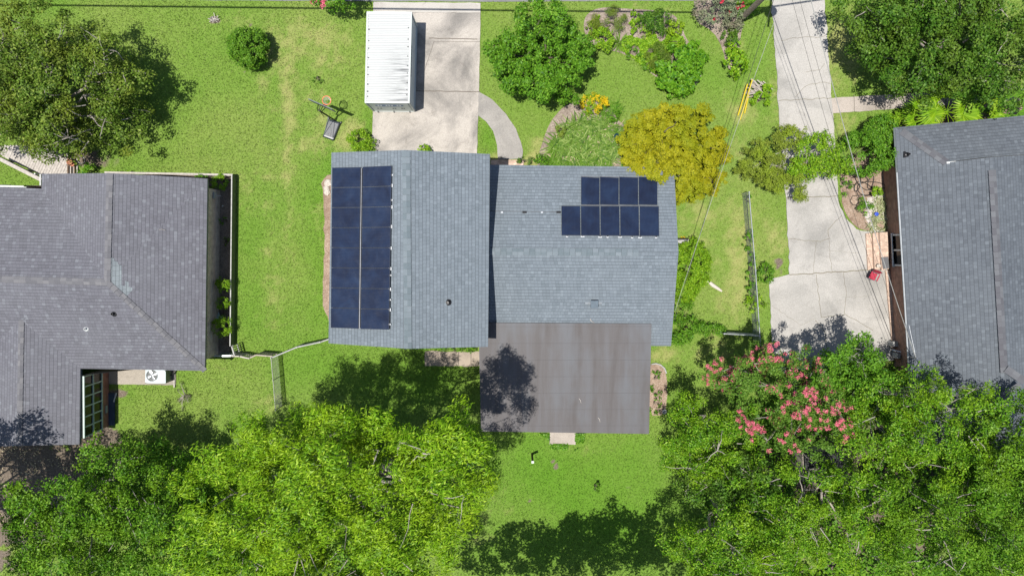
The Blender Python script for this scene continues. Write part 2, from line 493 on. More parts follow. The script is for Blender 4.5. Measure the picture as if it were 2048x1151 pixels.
def wj(mb):
    for x in (1707, 1750, 1792, 1840, 1890, 1935):
        strip(mb, [P(x, 196 - (x - 1664) * .03 - 5), P(x + 1, 226 - (x - 1664) * .05)], .03, .059, 1)
sheet("right_walkway", [(1662, 197), (1740, 191), (1850, 186), (1930, 182), (1985, 172), (2022, 169), (2060, 185), (2100, 230), (2090, 260), (2040, 205), (2005, 200), (1960, 208), (1850, 212), (1740, 222), (1665, 227)], .055,
      [CONC3, CRACK], "pinkish concrete walkway leading right to the neighbour's front door", .015, .1, extra=wj)
PATHM = m_concrete("brown_path", (.30, .25, .20), (.2, .165, .14), (.14, .115, .1), .45, .8)
def pj(mb):
    for x in (886, 917, 942): strip(mb, [P(x, 703), P(x, 730)], .04, .044, 1)
sheet("back_path", [(850, 702), (985, 702), (985, 731), (850, 731)], .04, [PATHM, CRACK], "brown shaded paver path behind the tall grey roof", .03, .08, extra=pj)
sheet("back_slab", [(1100, 840), (1151, 840), (1151, 888), (1099, 888)], .06, CONC3, "small pale concrete pad below the flat brown roof", .012, .1)
sheet("side_patio", [(206, 722), (353, 722), (352, 769), (206, 767)], .05, m_concrete("patio_concrete", (.29, .26, .22), (.21, .19, .16), (.16, .14, .12), .45, .7),
      "concrete pad under the eave of the left house", .01, .1)

MULCH = m_soil("mulch", (.13, .10, .08), (.27, .22, .18), (.42, .37, .31))
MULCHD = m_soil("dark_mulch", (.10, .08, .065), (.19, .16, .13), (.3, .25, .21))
MULCHB = m_soil("brown_mulch", (.16, .105, .075), (.30, .22, .165), (.45, .37, .30))
sheet("flower_bed", [(1166, 60), (1170, 30), (1200, 14), (1250, 18), (1300, 20), (1345, 26), (1362, 48), (1372, 80), (1400, 110), (1405, 160), (1370, 190), (1335, 172), (1300, 145), (1270, 122), (1240, 104), (1205, 100), (1180, 88)],
      .03, MULCH, "mulched island bed full of shrubs near the street", .03, .05, smooth=2)
sheet("front_bed", [(1092, 262), (1108, 232), (1140, 205), (1190, 195), (1222, 212), (1240, 250), (1300, 260), (1340, 345), (1072, 345), (1080, 300)],
      .03, MULCH, "mulched bed of grassy plants along the front wall", .03, .05, smooth=1)
sheet("rose_bed", [(1385, -20), (1480, -20), (1485, 50), (1480, 80), (1475, 130), (1455, 145), (1445, 95), (1425, 62), (1392, 45)], .03, MULCH, "narrow mulched bed under the rose shrubs", .03, .05, smooth=1)
sheet("side_bed", [(640, 350), (700, 350), (700, 660), (645, 640), (648, 520), (650, 420)], .03, MULCHB, "strip of brown mulch along the garage wall", .04, .05, smooth=1)
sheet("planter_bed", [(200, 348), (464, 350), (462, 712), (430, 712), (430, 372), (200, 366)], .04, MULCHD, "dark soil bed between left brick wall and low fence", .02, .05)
sheet("hose_bed", [(1682, 330), (1740, 300), (1770, 330), (1774, 465), (1735, 462), (1712, 455), (1692, 430), (1680, 395)], .035, MULCHB, "brown mulch bed beside the right brick wall", .04, .05, smooth=1)
sheet("palm_bed", [(1790, 250), (1800, 225), (1850, 218), (1900, 208), (1990, 206), (2050, 215), (2080, 270), (1800, 275)], .035, MULCHB, "mulched bed of palms along the right front wall", .03, .05)
sheet("patio_bed", [(1296, 728), (1318, 726), (1332, 740), (1334, 790), (1330, 830), (1296, 830)], .03, MULCHB, "small mulched bed beside the flat brown roof", .03, .05, smooth=1)
for hb in ([(441, 381), (437, 709), (213, 735), (213, 850), (-60, 850), (-60, 400), (110, 381)], [(725, 345), (980, 345), (980, 670), (725, 660)], [(1000, 345), (1330, 350), (1330, 670), (1000, 830)],
           [(1775, 260), (2300, 240), (2300, 860), (1795, 860)]):
    BLOCK.append([(P(*q).x, P(*q).y) for q in hb])

# ------------------------------------------------------------------ grass blades
def make_grass(N=620000):
    g = np.random.default_rng(5)
    x = g.uniform(-32, 33, N); y = g.uniform(-21.5, 17.5, N)
    keep = np.ones(N, bool)
    for poly in BLOCK:
        bx = [p[0] for p in poly]; by = [p[1] for p in poly]
        m = (x > min(bx)) & (x < max(bx)) & (y > min(by)) & (y < max(by))
        keep[np.where(m)[0][inpoly(x[m], y[m], poly)]] = False
    # the same lawn thins out under the trees and where it is worn
    dry, soil = fields(x, y)
    keep &= g.random(N) > soil * 1.1
    keep &= g.random(N) > np.clip(dry - .35, 0, 1) * .8
    x, y, dry = x[keep], y[keep], dry[keep]
    n = len(x)
    a = g.uniform(0, 2 * np.pi, n); L = g.uniform(.05, .12, n); lean = g.uniform(.25, 1.1, n); w = g.uniform(.012, .024, n)
    dx, dy = np.cos(a), np.sin(a)
    h = L * np.cos(lean); r = L * np.sin(lean)
    v = np.empty((n, 3, 3))
    v[:, 0] = np.stack([x - dy * w, y + dx * w, np.full(n, .002)], 1)
    v[:, 1] = np.stack([x + dy * w, y - dx * w, np.full(n, .002)], 1)
    v[:, 2] = np.stack([x + dx * r, y + dy * r, h], 1)
    f = np.arange(n * 3).reshape(n, 3)
    t = NT("grass_blades")
    c = t.ramp(t.island(), [(0, (.10, .152, .022)), (.5, (.178, .25, .047)), (1, (.29, .345, .12))])
    c = t.mix(t.mr(t.noise(t.pos(), .16, 4), .4, .65, 0, .5), c, (.095, .23, .016))
    c = t.mix(t.math('MULTIPLY', t.attr("lush"), .6), c, t.mix(t.island(), (.045, .15, .006), (.12, .27, .015)))
    mot = t.noise(t.pos(), 2.6, 4, .7)
    c = t.mix(.5, c, t.ramp(mot, [(.3, .25), (.5, .5), (.72, .72)]), 'OVERLAY')
    c = t.mix(t.mr(t.attr("dry"), .08, .65), c, t.mix(t.island(), DRYC2, (.35, .33, .15)))
    t.fin(c, .55, 0, None, .25)
    tr = t.n("BsdfTranslucent", {"Color": c}).outputs[0]
    t.t.links.new(t.n("MixShader", {0: .3, 1: t.bsdf.outputs[0], 2: tr}).outputs[0], t.out.inputs["Surface"])
    o = np_obj("grass", v.reshape(-1, 3), f, t.mat, attrs={"dry": np.repeat(dry, 3), "lush": np.repeat(np.clip(wear(x, y, LUSHP), 0, 1), 3)})
    tag(o, "short mown grass blades covering the lawns", kind='stuff')
make_grass()

# ------------------------------------------------------------------ roofs and houses
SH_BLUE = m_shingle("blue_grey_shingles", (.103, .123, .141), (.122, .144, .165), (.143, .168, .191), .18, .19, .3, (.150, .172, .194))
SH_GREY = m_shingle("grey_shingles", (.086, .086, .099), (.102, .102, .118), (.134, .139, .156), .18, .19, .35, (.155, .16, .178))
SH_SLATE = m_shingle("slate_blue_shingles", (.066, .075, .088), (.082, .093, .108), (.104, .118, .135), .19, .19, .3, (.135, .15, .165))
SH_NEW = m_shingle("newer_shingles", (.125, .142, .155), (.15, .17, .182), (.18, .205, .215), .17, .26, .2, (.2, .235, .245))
BRICKB = m_brick("brown_brick", (.48, .385, .32), (.58, .48, .41), (.33, .28, .245))
BRICKR = m_brick("red_brick", (.24, .09, .06), (.32, .14, .10), (.22, .17, .14))
BRICKD = m_brick("dark_red_brick", (.27, .14, .10), (.36, .20, .14), (.2, .15, .12))
BRICKS = m_brick("step_brick", (.38, .26, .20), (.50, .37, .29), (.30, .25, .2))
SIDING = m_plain("pale_siding", (.5, .5, .48), .6, 0, .1, 1)
TRIM = m_plain("dark_trim", (.10, .11, .12), .5, 0, .15)
TRIMW = m_plain("white_trim", (.36, .38, .40), .5, 0, .12)

def roof_part(parent, name, faces, mat, fascia, thick=.17, soffit=True):
    mb = MB()
    for f in faces:
        n = (f[1] - f[0]).cross(f[2] - f[0])
        mb.face(f if n.z > 0 else f[::-1])
    ro = mb.build(name, mat, parent)
    key = lambda p: (round(p.x, 2), round(p.y, 2), round(p.z, 2))
    ed = {}
    for fc in mb.f:
        for i in range(len(fc)):
            a, b = mb.v[fc[i]], mb.v[fc[(i + 1) % len(fc)]]
            k = tuple(sorted((key(a), key(b))))
            ed.setdefault(k, []).append((a, b))
    fb = MB(); dz = Vector((0, 0, thick)); e = Vector((0, 0, .004))
    for k, l in ed.items():
        if len(l) == 1:
            a, b = l[0]
            fb.face([a - dz, b - dz, b - e, a - e])
    if soffit:
        for fc in mb.f: fb.face([mb.v[i] - dz for i in fc][::-1])
    fb.build("fascia", fascia, ro)
    return ro

def caps(parent, a, b, w, drop, mat, up=.025, step=.3, name="ridge_cap"):
    """a line of overlapping cap shingles along a ridge or hip"""
    mb = MB(); d = b - a; L = d.length; d = d.normalized(); s = Vector((-d.y, d.x, 0)).normalized()
    n = max(1, int(L / step))
    for k in range(n):
        p, q = a + d * (L * k / n), a + d * (L * (k + 1) / n - .008)
        u0, u1 = Vector((0, 0, up)), Vector((0, 0, up + .02))
        dr = Vector((0, 0, drop))
        mb.face([p + u0, q + u1, q + s * w + u1 - dr, p + s * w + u0 - dr])
        mb.face([p - s * w + u0 - dr, q - s * w + u1 - dr, q + u1, p + u0])
        mb.face([q + u1, q + u1 - Vector((0, 0, .05)), q + s * w + u1 - dr - Vector((0, 0, .05)), q + s * w + u1 - dr])
        mb.face([q - s * w + u1 - dr, q - s * w + u1 - dr - Vector((0, 0, .05)), q + u1 - Vector((0, 0, .05)), q + u1])
    return mb.build(name, mat, parent)

def m_cap(name, a, b):
    t = NT(name); g = t.noise(t.obj(), 60, 3, .7)
    c = t.mix(t.island(), a, b)
    c = t.mix(.4, c, t.ramp(g, [(.3, .25), (.7, .8)]), 'OVERLAY')
    return t.fin(c, .88)
CAP_BLUE = m_cap("blue_grey_caps", (.10, .125, .14), (.15, .175, .195))
CAP_GREY = m_cap("grey_caps", (.095, .095, .105), (.145, .143, .15))
CAP_SLATE = m_cap("slate_caps", (.075, .075, .085), (.115, .12, .13))

def vent_pipe(parent, p, r=.06, h=.35, mat=BLACKM, name="vent_pipe", n=None):
    mb = MB()
    mb.lathe(p, [(r * 2.6, -.02), (r * 2.2, .035), (r * 1.15, .06), (r * 1.05, h), (r * .8, h), (r * .8, h - .1), (0, h - .1)], 14)
    return mb.build(name, mat, parent, smooth=False)

# --- the middle house: tall garage wing, low wing, flat back roof
mh = thing("house", "middle house with blue-grey shingle roofs carrying solar panels and a flat brown back roof", "house", P(1000, 500))
zE, zR = 5.0, 6.25
tA, tB, tC, tD = P(663, 305, zE), P(980, 308, zE), P(976, 693, zE), P(657, 686, zE)
tR1, tR2 = P(812, 300, zR), P(816, 697, zR)
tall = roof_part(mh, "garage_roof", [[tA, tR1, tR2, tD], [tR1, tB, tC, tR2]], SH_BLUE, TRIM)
pl_tw, pl_te = plane(tA, tR1, tD), plane(tB, tR1, tC)
caps(tall, tR1 + Vector((0, -.05, 0)), tR2, .19, .05, CAP_BLUE)
def inset(pts, d):
    c = sum(pts, Vector()) / len(pts)
    return [p + Vector((math.copysign(d, c.x - p.x), math.copysign(d, c.y - p.y), 0)) for p in pts]
def walls(parent, base, z, mat, name="wall", gables=()):
    mb = MB()
    lo = [Vector((p.x, p.y, -.1)) for p in base]; hi = [Vector((p.x, p.y, z)) for p in base]
    a = sum(lo[i].x * lo[(i + 1) % len(lo)].y - lo[(i + 1) % len(lo)].x * lo[i].y for i in range(len(lo)))
    if a < 0: lo.reverse(); hi.reverse()
    for k in range(len(lo)):
        j = (k + 1) % len(lo); mb.face([lo[k], lo[j], hi[j], hi[k]])
    for g in gables: mb.face(g)
    return mb.build(name, mat, parent)
ti = inset([tA, tB, tC, tD], .4)
def gable(a, b, zb, top, zt):
    m_ = (a + b) / 2
    return [Vector((a.x, a.y, zb)), Vector((b.x, b.y, zb)), Vector((top.x, (a.y + b.y) / 2, zt))]
walls(mh, ti, 4.88, BRICKB, "garage_wall", [gable(ti[0], ti[1], 4.88, tR1, 6.03), gable(ti[3], ti[2], 4.88, tR2, 6.03)])
# garage door on the front (mostly under the eave)
mb = MB(); gd0, gd1 = ti[0] + Vector((1.4, 0, 0)), ti[1] + Vector((-1.6, 0, 0))
for k in range(4):
    for j in range(4):
        x0 = gd0.x + (gd1.x - gd0.x) * j / 4; x1 = gd0.x + (gd1.x - gd0.x) * (j + 1) / 4
        y_ = gd0.y + (gd1.y - gd0.y) * (j + .5) / 4
        mb.box(((x0 + x1) / 2, y_ + .035, .3 + k * .56), (x1 - x0 - .03, .05, .53))
mb.build("garage_door", WHITE, mh)
vent_pipe(tall, PP(896, 604, pl_te), .07, .3)

# low wing
zl = 2.7
slp = .325
lN0, lN1 = P(945, 329, zl), P(1348, 334.5, zl)
lR0, lR1 = P(945, 502, 4.2), P(1357, 504, 4.2)
lS0, lS1 = P(945, 688, 2.52), P(1342, 691.5, 2.52)
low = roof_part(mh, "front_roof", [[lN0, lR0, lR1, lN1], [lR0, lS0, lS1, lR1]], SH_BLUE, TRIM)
pl_ln, pl_ls = plane(lN0, lR0, lN1), plane(lR0, lS0, lS1)
caps(low, PP(1277, 504.5, pl_ls), PP(978, 503, pl_ls), .18, .05, CAP_BLUE, .03)
wl = [P(980, 329, zl) + Vector((0, -.4, 0)), lN1 + Vector((-.3, -.4, 0)), lS1 + Vector((-.3, .4, 0)), P(980, 688, 2.52) + Vector((0, .4, 0))]
wl = [Vector((p.x, p.y, 0)) for p in wl]
ge = [Vector((wl[1].x, wl[1].y, 2.5)), Vector((wl[2].x, wl[2].y, 2.4)), Vector((wl[1].x, lR1.y, 3.98))]
walls(mh, wl, 2.45, BRICKB, "front_wall", [ge])
# roof fittings
bx = PP(1187, 608, pl_ls)
mb = MB()
mb.box(bx + Vector((0, .02, .16)), (.34, .34, .34)); mb.box(bx + Vector((0, .02, .345)), (.40, .40, .05))
mb.box(bx + Vector((0, .12, .02)), (.9, .25, .03), 0, 1, (math.radians(-18), 0, 0))
mb.build("roof_vent", [m_plain("blue_vent_metal", (.06, .085, .11), .5, .1), m_plain("flashing", (.22, .24, .26), .5, .3)], low)
mb = MB()
mb.tube([PP(982, 421.5, pl_ln, .03), PP(1122, 424, pl_ln, .03)], .012, 6)
mb.build("conduit", CAP_SLATE, low)
for q in (1004, 1049, 1084, 1117):
    mb = MB(); mb.box(PP(q, 424, pl_ln, .05), (.22 if q in (1049, 1117) else .12, .10, .08), 0, 0, (math.radians(17), 0, 0))
    mb.build("junction_box", BLACKM if q in (1049, 1117) else GALV, low)

# flat patio roof
def m_flat():
    t = NT("flat_brown_roofing"); uv = t.uv()
    c = t.ramp(t.noise(t.scale(uv, (1.2, .10, 1)), 1.5, 6, .65, .3), [(.32, (.060, .053, .052)), (.5, (.075, .069, .070)), (.68, (.086, .084, .090))])
    blue = t.noise(t.scale(uv, (1, .45, 1)), .35, 4, .6)
    c = t.mix(t.mr(blue, .5, .68, 0, .8), c, (.092, .098, .110))
    strk = t.noise(t.scale(uv, (3.2, .28, 1)), 2.3, 4, .7, .5)
    c = t.mix(t.mr(strk, .62, .72, 0, .4), c, (.055, .048, .046))
    sp = t.n("SeparateXYZ", {0: uv}).outputs
    fv = t.math('FRACT', t.math('DIVIDE', t.math('ADD', sp[1], .42), .93))
    c = t.mix(t.math('MULTIPLY', t.mr(fv, .028, .012), .55), c, (.035, .032, .033))
    c = t.mix(.35, c, t.ramp(t.noise(uv, 40, 3, .7), [(.3, .3), (.7, .75)]), 'OVERLAY')
    return t.fin(c, .62, 0, t.bump(t.math('ADD', t.math('MULTIPLY', t.noise(uv, 2.5, 3), .5), fv), .15, .02), .35)
fA, fB, fC_, fD = P(957, 645, 3.05), P(1303, 647, 3.05), P(1298, 867, 2.65), P(962, 862, 2.65)
flat = roof_part(mh, "flat_back_roof", [[fD, fC_, fB, fA]], m_flat(), m_plain("brown_edge", (.06, .055, .055), .5, .2), .16)
pl_f = plane(fA, fB, fC_)
wf = inset([Vector((p.x, p.y, 0)) for p in (fA, fB, fC_, fD)], .35)
wf[0].y = wf[1].y = wl[2].y - .05
walls(mh, wf, 2.45, SIDING, "sunroom_wall")
for i, q in enumerate(((1158, 796), (1196, 834))):
    pass

# --- solar arrays
CELL = NT("solar_cells"); _p = CELL.uv()
_c = CELL.ramp(CELL.noise(_p, .9, 5, .6, .8), [(.32, (.008, .011, .025)), (.55, (.011, .018, .041)), (.72, (.015, .026, .056))])
_sp = CELL.n("SeparateXYZ", {0: _p}).outputs
_l = CELL.math('FRACT', CELL.math('MULTIPLY', _sp[0], 14.0))
_c = CELL.mix(CELL.math('MULTIPLY', CELL.mr(_l, .12, .05), .3), _c, (.06, .075, .12))
CELL = CELL.fin(_c, CELL.mr(CELL.noise(_p, 2.2, 4), .3, .7, .12, .3), 0, None, .5)
FRAME = m_plain("panel_frame", (.045, .05, .06), .4, .3)
RAIL = m_plain("panel_rail", (.075, .08, .095), .45, .2)
def solar_array(label, pl, cells, rails, feet, side):
    ctr = sum((PP(*c, pl) for q in cells for c in q), Vector()) / (4 * len(cells))
    th = thing("solar_array", label, "solar panels", ctr)
    n = pl[1]
    for q in cells:
        c = [PP(px, py, pl, .12) for px, py in q]
        m_ = sum(c, Vector()) / 4
        ins = lambda k: [m_ + (p - m_) * k for p in c]
        if (c[1] - c[0]).cross(c[2] - c[0]).z < 0: c = c[::-1]
        mb = MB(); i1 = ins(.965); mb.hexa([p - n * .03 for p in i1], [p - n * .004 for p in i1])
        so = mb.build("solar_panel", CELL, th)
        mb = MB(); o = ins(.99)
        for k in range(4): mb.hexa([o[k] - n * .04, o[(k + 1) % 4] - n * .04, i1[(k + 1) % 4] - n * .04, i1[k] - n * .04], [o[k], o[(k + 1) % 4], i1[(k + 1) % 4], i1[k]])
        mb.build("frame", FRAME, so)
    for a, b in rails:
        mb = MB(); mb.beam(PP(*a, pl, .075), PP(*b, pl, .075), .035, .05); mb.build("rail", RAIL, th)
    for px, py, big in feet:
        mb = MB(); p = PP(px, py, pl, .04)
        if side == 'v': mb.box(p, (.07, .15 if big else .08, .06)); mb.box(p + n * .04 + Vector((-.03, 0, 0)), (.05, .06, .05), 0, 1)
        else: mb.box(p, (.2 if big else .11, .07, .07)); mb.box(p + n * .04 + Vector((0, .03, 0)), (.06, .05, .05), 0, 1)
        mb.build("mount_foot", [TRIMW, BLACKM], th)
    return th
ca = []
for r in range(8):
    t0, t1 = r / 8, (r + 1) / 8
    lerp = lambda a, b, t: (a[0] + (b[0] - a[0]) * t, a[1] + (b[1] - a[1]) * t)
    L0, L1 = lerp((664, 335), (661, 655), t0), lerp((664, 335), (661, 655), t1)
    M0, M1 = lerp((721.5, 334), (717.5, 657), t0), lerp((721.5, 334), (717.5, 657), t1)
    N0, N1 = lerp((725, 333.5), (720.5, 657.5), t0), lerp((725, 333.5), (720.5, 657.5), t1)
    R0, R1 = lerp((783.5, 331), (778.5, 659), t0), lerp((783.5, 331), (778.5, 659), t1)
    ca += [[L1, M1, M0, L0], [N1, R1, R0, N0]]
rails = [((723.3, 336), (719, 656)), ((667.5, 337), (664, 654)), ((780.5, 333), (776, 657))]
solar_array("block of sixteen dark blue solar panels in two columns on the tall garage roof", pl_tw, ca, rails,
            [(785, 350, 0), (784.5, 371, 1), (784, 400, 0), (784, 414, 1), (783.5, 453, 1), (782.5, 496, 1), (782, 537, 1), (781.8, 550, 0), (781.2, 578, 1), (781, 599, 0), (780.5, 619, 1), (780, 648, 0)], 'v')
cb = []
tx = [1161.5, 1199.5, 1238, 1277, 1315.5]
for k in range(4): cb.append([(tx[k] + .5, 409), (tx[k + 1] - .5, 409.8), (tx[k + 1] - .5, 355), (tx[k] + .5, 353)])
bx_ = [1122.5, 1161.5, 1200.5, 1240, 1279, 1319]
for k in range(5): cb.append([(bx_[k] + .5, 470.5 + .3 * k), (bx_[k + 1] - .5, 470.8 + .3 * k), (bx_[k + 1] - 1.2, 411.5 + .2 * k), (bx_[k] + .2, 411.3 + .2 * k)])
solar_array("stepped block of nine dark navy solar panels on the low front roof", pl_ln, cb, [((1163, 410.3), (1316, 411.2)), ((1163, 352.6), (1314, 355))],
            [(1134, 473, 0), (1165, 473, 1), (1200, 474, 1), (1215, 474, 0), (1240, 474, 1), (1264, 475, 0), (1280, 475, 1), (1312, 475, 0)], 'h')

# --- left house
lh = thing("house", "left house with a purplish grey shingle roof, brown brick walls and a glazed back room", "house", P(220, 560))
z0, z1 = 2.6, 4.25
a1, a2, a3 = P(83, 347.5, z0), P(219, 346, z1), P(415, 357, z0)
a4 = P(410, 741, z0)
a5 = P(161, 736.5, z0)
r1 = P(214, 564, z1)
r0 = P(-300, 550, z1)
n0, n1 = P(-300, 368, z0), P(83, 377, z0)
w1, w2 = P(159, 888, z0), P(40, 890, 3.45)
zr = 3.55
wr = P(42, 640, zr); w2 = P(38, 891, zr); w3 = P(-80, 893, z0); w4 = P(-76, 745, z0); s0 = P(-300, 735, z0)
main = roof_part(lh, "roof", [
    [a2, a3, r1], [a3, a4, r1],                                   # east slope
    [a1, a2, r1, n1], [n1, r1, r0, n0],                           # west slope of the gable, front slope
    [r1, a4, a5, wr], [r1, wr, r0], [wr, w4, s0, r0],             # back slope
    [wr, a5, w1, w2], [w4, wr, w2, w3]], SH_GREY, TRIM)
pl_lhE, pl_lhS = plane(a2, a3, r1), plane(r1, a4, a5)
caps(main, a2 + Vector((0, -.02, 0)), r1, .17, .05, CAP_GREY)
caps(main, r1, r0, .17, .05, CAP_GREY)
caps(main, r1, a4, .15, .045, CAP_GREY, name="hip_cap")
caps(main, wr, w2, .15, .05, CAP_GREY)
# the repaired band of paler shingles beside ridge and hip
mb = MB()
for c0 in range(15):
    f0, f1 = c0 / 15, (c0 + 1) / 15
    x0 = 221.5 + c0 * 7.2; yb = 568 + (x0 - 221.5) * .93
    top = 514 + c0 * 4 + (c0 % 3) * 3 if c0 < 3 else yb - 34 + (c0 % 4) * 5
    top = min(top, yb - 8)
    mb.face([PP(x0, yb - 1, pl_lhE, .012), PP(x0 + 7.2, yb + 5.5, pl_lhE, .012), PP(x0 + 7.2, top + 3, pl_lhE, .012), PP(x0, top, pl_lhE, .012)])
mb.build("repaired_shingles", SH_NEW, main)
vent_pipe(main, PP(228, 627, pl_lhS), .06, .22)
vent_pipe(main, PP(173, 657, pl_lhS), .055, .2, WHITE)
walls(lh, [P(441, 381), P(437, 709), P(213, 735), P(213, 851), P(-60, 851), P(-300, 735), P(-300, 388), P(112, 395), P(112, 378)], 2.44, BRICKB, "wall",
      [[P(118, 378, 2.4), P(437, 381, 2.4), P(232, 379, 3.9)]])
# the glazed wall of the back room: low red brick wall, then mullions and panes
bw0, bw1 = P(213.5, 737), P(214, 851)
mb = MB(); mb.hexa([bw0, bw0 + Vector((.14, 0, 0)), bw1 + Vector((.14, 0, 0)), bw1], [p + Vector((0, 0, .72)) for p in (bw0, bw0 + Vector((.14, 0, 0)), bw1 + Vector((.14, 0, 0)), bw1)])
mb.build("low_brick_wall", BRICKR, lh)
MINT = m_plain("mint_frame", (.36, .44, .40), .5, 0, .12)
GLASSD = NT("dark_window_glass"); GLASSD = GLASSD.fin(GLASSD.ramp(GLASSD.noise(GLASSD.obj(), .9, 3), [(.35, (.004, .004, .005)), (.7, (.014, .012, .011))]), .12, 0, None, .25)
def win_wall(parent, a, b, zb, zt, nx, nz, off, w=.055, frame=None, glass=None, mids=None):
    d = (b - a); L = d.length; d = d.normalized(); out = Vector((d.y, -d.x, 0)) * off
    a, b = a + out, b + out
    fb = MB(); U = lambda p, z: Vector((p.x, p.y, z))
    for k in range(nx + 1):
        p = a + d * (L * k / nx); fb.beam(U(p, zb), U(p, zt), w, w)
    hs = [zb, zt] + [zb + (zt - zb) * k for k in (mids or [])]
    for z in hs: fb.beam(U(a - d * w / 2, z), U(b + d * w / 2, z), w * 1.3, w)
    wo = fb.build("window", frame, parent)
    gb = MB(); gin = -out.normalized() * .02 * (1 if off >= 0 else -1)
    gb.face([U(a, zb) + gin, U(b, zb) + gin, U(b, zt) + gin, U(a, zt) + gin])
    gb.build("pane", glass, wo)
    return wo
w_a, w_b = bw0 + Vector((.09, 0, 0)), bw1 + Vector((.09, 0, 0))
win_wall(lh, w_b, w_a, .76, 2.44, 6, 1, .06, .07, MINT, GLASSD, [.5])
# door reveal and small vents
mb = MB(); mb.box((P(215, 751).x, P(215, 751).y, .95), (.06, .85, 1.9)); mb.build("door", m_plain("dark_blue_door", (.02, .03, .05), .5), lh)
mb = MB(); p = P(215.5, 815); mb.box((p.x + .13, p.y, .35), (.03, .42, .2)); mb.build("wall_vent", GREYWHITE, lh)
mb = MB(); p = P(441.5, 393); mb.box((p.x + .05, p.y, .95), (.1, .35, .28)); mb.tube([(p.x + .05, p.y, .95), (p.x + .35, p.y - .02, .8)], .02, 5); mb.build("meter_box", GREYWHITE, lh)
# front porch railing of the left house
rl = thing("porch_railing", "white porch railing along the front edge of the left house", "railing", P(40, 378))
mb = MB()
mb.beam(P(-60, 372, 1.0), P(48, 375, 1.0), .2, .05); mb.beam(P(48, 374.5, 1.02), P(82, 379, 1.02), .07, .05)
mb.build("top_rail", WHITE, rl)
for q in (9, 39, 66):
    mb = MB(); b_ = P(q, 376, 1.0); mb.box((b_.x, b_.y - .1, .5), (.09, .09, 1.0)); mb.box((b_.x, b_.y - .1, 1.02), (.13, .13, .05)); mb.build("post", WHITE, rl)
mb = MB(); mb.beam(P(81, 348, .98), P(81, 378, .98), .06, .06); mb.box((P(81, 349, .5).x, P(81, 349, .5).y, .5), (.07, .07, .98)); mb.build("side_rail", WHITE, rl)

# --- right house
rh = thing("house", "right house with a slate blue shingle roof and reddish brown brick side wall", "house", P(1900, 500))
ze, zt = 2.5, 4.3
b1, b2 = P(1790, 255, ze), P(1823, 790, ze)
b2 = P(1829, 900, ze)
hp = P(1893, 325, 3.42); hp2 = P(2100, 307, 3.42)
g1, g2 = P(1985, 314, zt), P(2020, 900, zt)
ne = P(2230, 214, ze); e2 = P(2240, 900, ze)
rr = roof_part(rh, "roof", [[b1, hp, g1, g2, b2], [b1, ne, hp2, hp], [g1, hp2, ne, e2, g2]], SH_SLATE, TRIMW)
pl_rw, pl_rn = plane(b1, g1, b2), plane(b1, ne, hp)
caps(rr, P(1985, 340, zt), PP(2009, 745, pl_rw) , .2, .06, CAP_SLATE, .03)
caps(rr, P(1803, 262, 2.6), hp, .2, .05, CAP_SLATE, .03, name="hip_cap")
caps(rr, PP(2011, 737, pl_rw, .01), PP(2048, 762, pl_rw, .01), .2, .0, CAP_SLATE, .045, name="hip_cap")
caps(rr, PP(2040, 768, pl_rw, .01), PP(1990, 797, pl_rw, .01), .16, .0, CAP_SLATE, .045, name="valley_cap")
mb = MB(); mb.face([hp + Vector((0, .03, -.02)), g1 + Vector((0, .03, -.05)), hp2 + Vector((0, .03, -.02))]); mb.build("gable_wall", SIDING, rr)
for q0, q1 in (((1893, 325.5), (1912, 324)), ((2019, 317), (2044, 314.5))):
    mb = MB(); mb.beam(P(*q0, 3.47), P(*q1, 3.47), .1, .03); mb.build("flashing", WHITE, rr)
vent_pipe(rr, PP(1814, 309, pl_rw), .055, .25, BLACKM)
mb = MB(); mb.box(PP(1809, 309, pl_rw, .03), (.1, .34, .05)); mb.build("vent_flashing", BLACKM, rr)
mb = MB(); q = [PP(1790 + (y - 255) * .0607 - 1.0, y, plane(b1, g1, b2), -.06) for y in (345, 450, 560, 640, 715)]
mb.tube(q, .055, 6); mb.build("gutter", TRIMW, rr)
walls(rh, [P(1762, 275), P(1769, 400), P(1776, 500), P(1788, 715), P(1795, 860), P(2230, 860), P(2200, 262)], 2.34, BRICKD, "wall")
mb = MB(); l0, l1 = P(1768, 540), P(1782.5, 698)
mb.hexa([l0, l0 + Vector((.25, 0, 0)), l1 + Vector((.25, 0, 0)), l1], [p + Vector((0, 0, .16)) for p in (l0, l0 + Vector((.25, 0, 0)), l1 + Vector((.25, 0, 0)), l1)])
mb.build("brick_ledge", BRICKS, rh)
wa, wb = P(1774.2, 470), P(1777.6, 529)
win_wall(rh, wa, wb, .72, 2.2, 2, 1, .06, .09, WHITE, GLASSD, [.0])
mb = MB(); mb.beam(Vector((wa.x - .1, wa.y + .1, .7)), Vector((wb.x - .1, wb.y - .1, .7)), .14, .06); mb.build("window_sill", WHITE, rh)
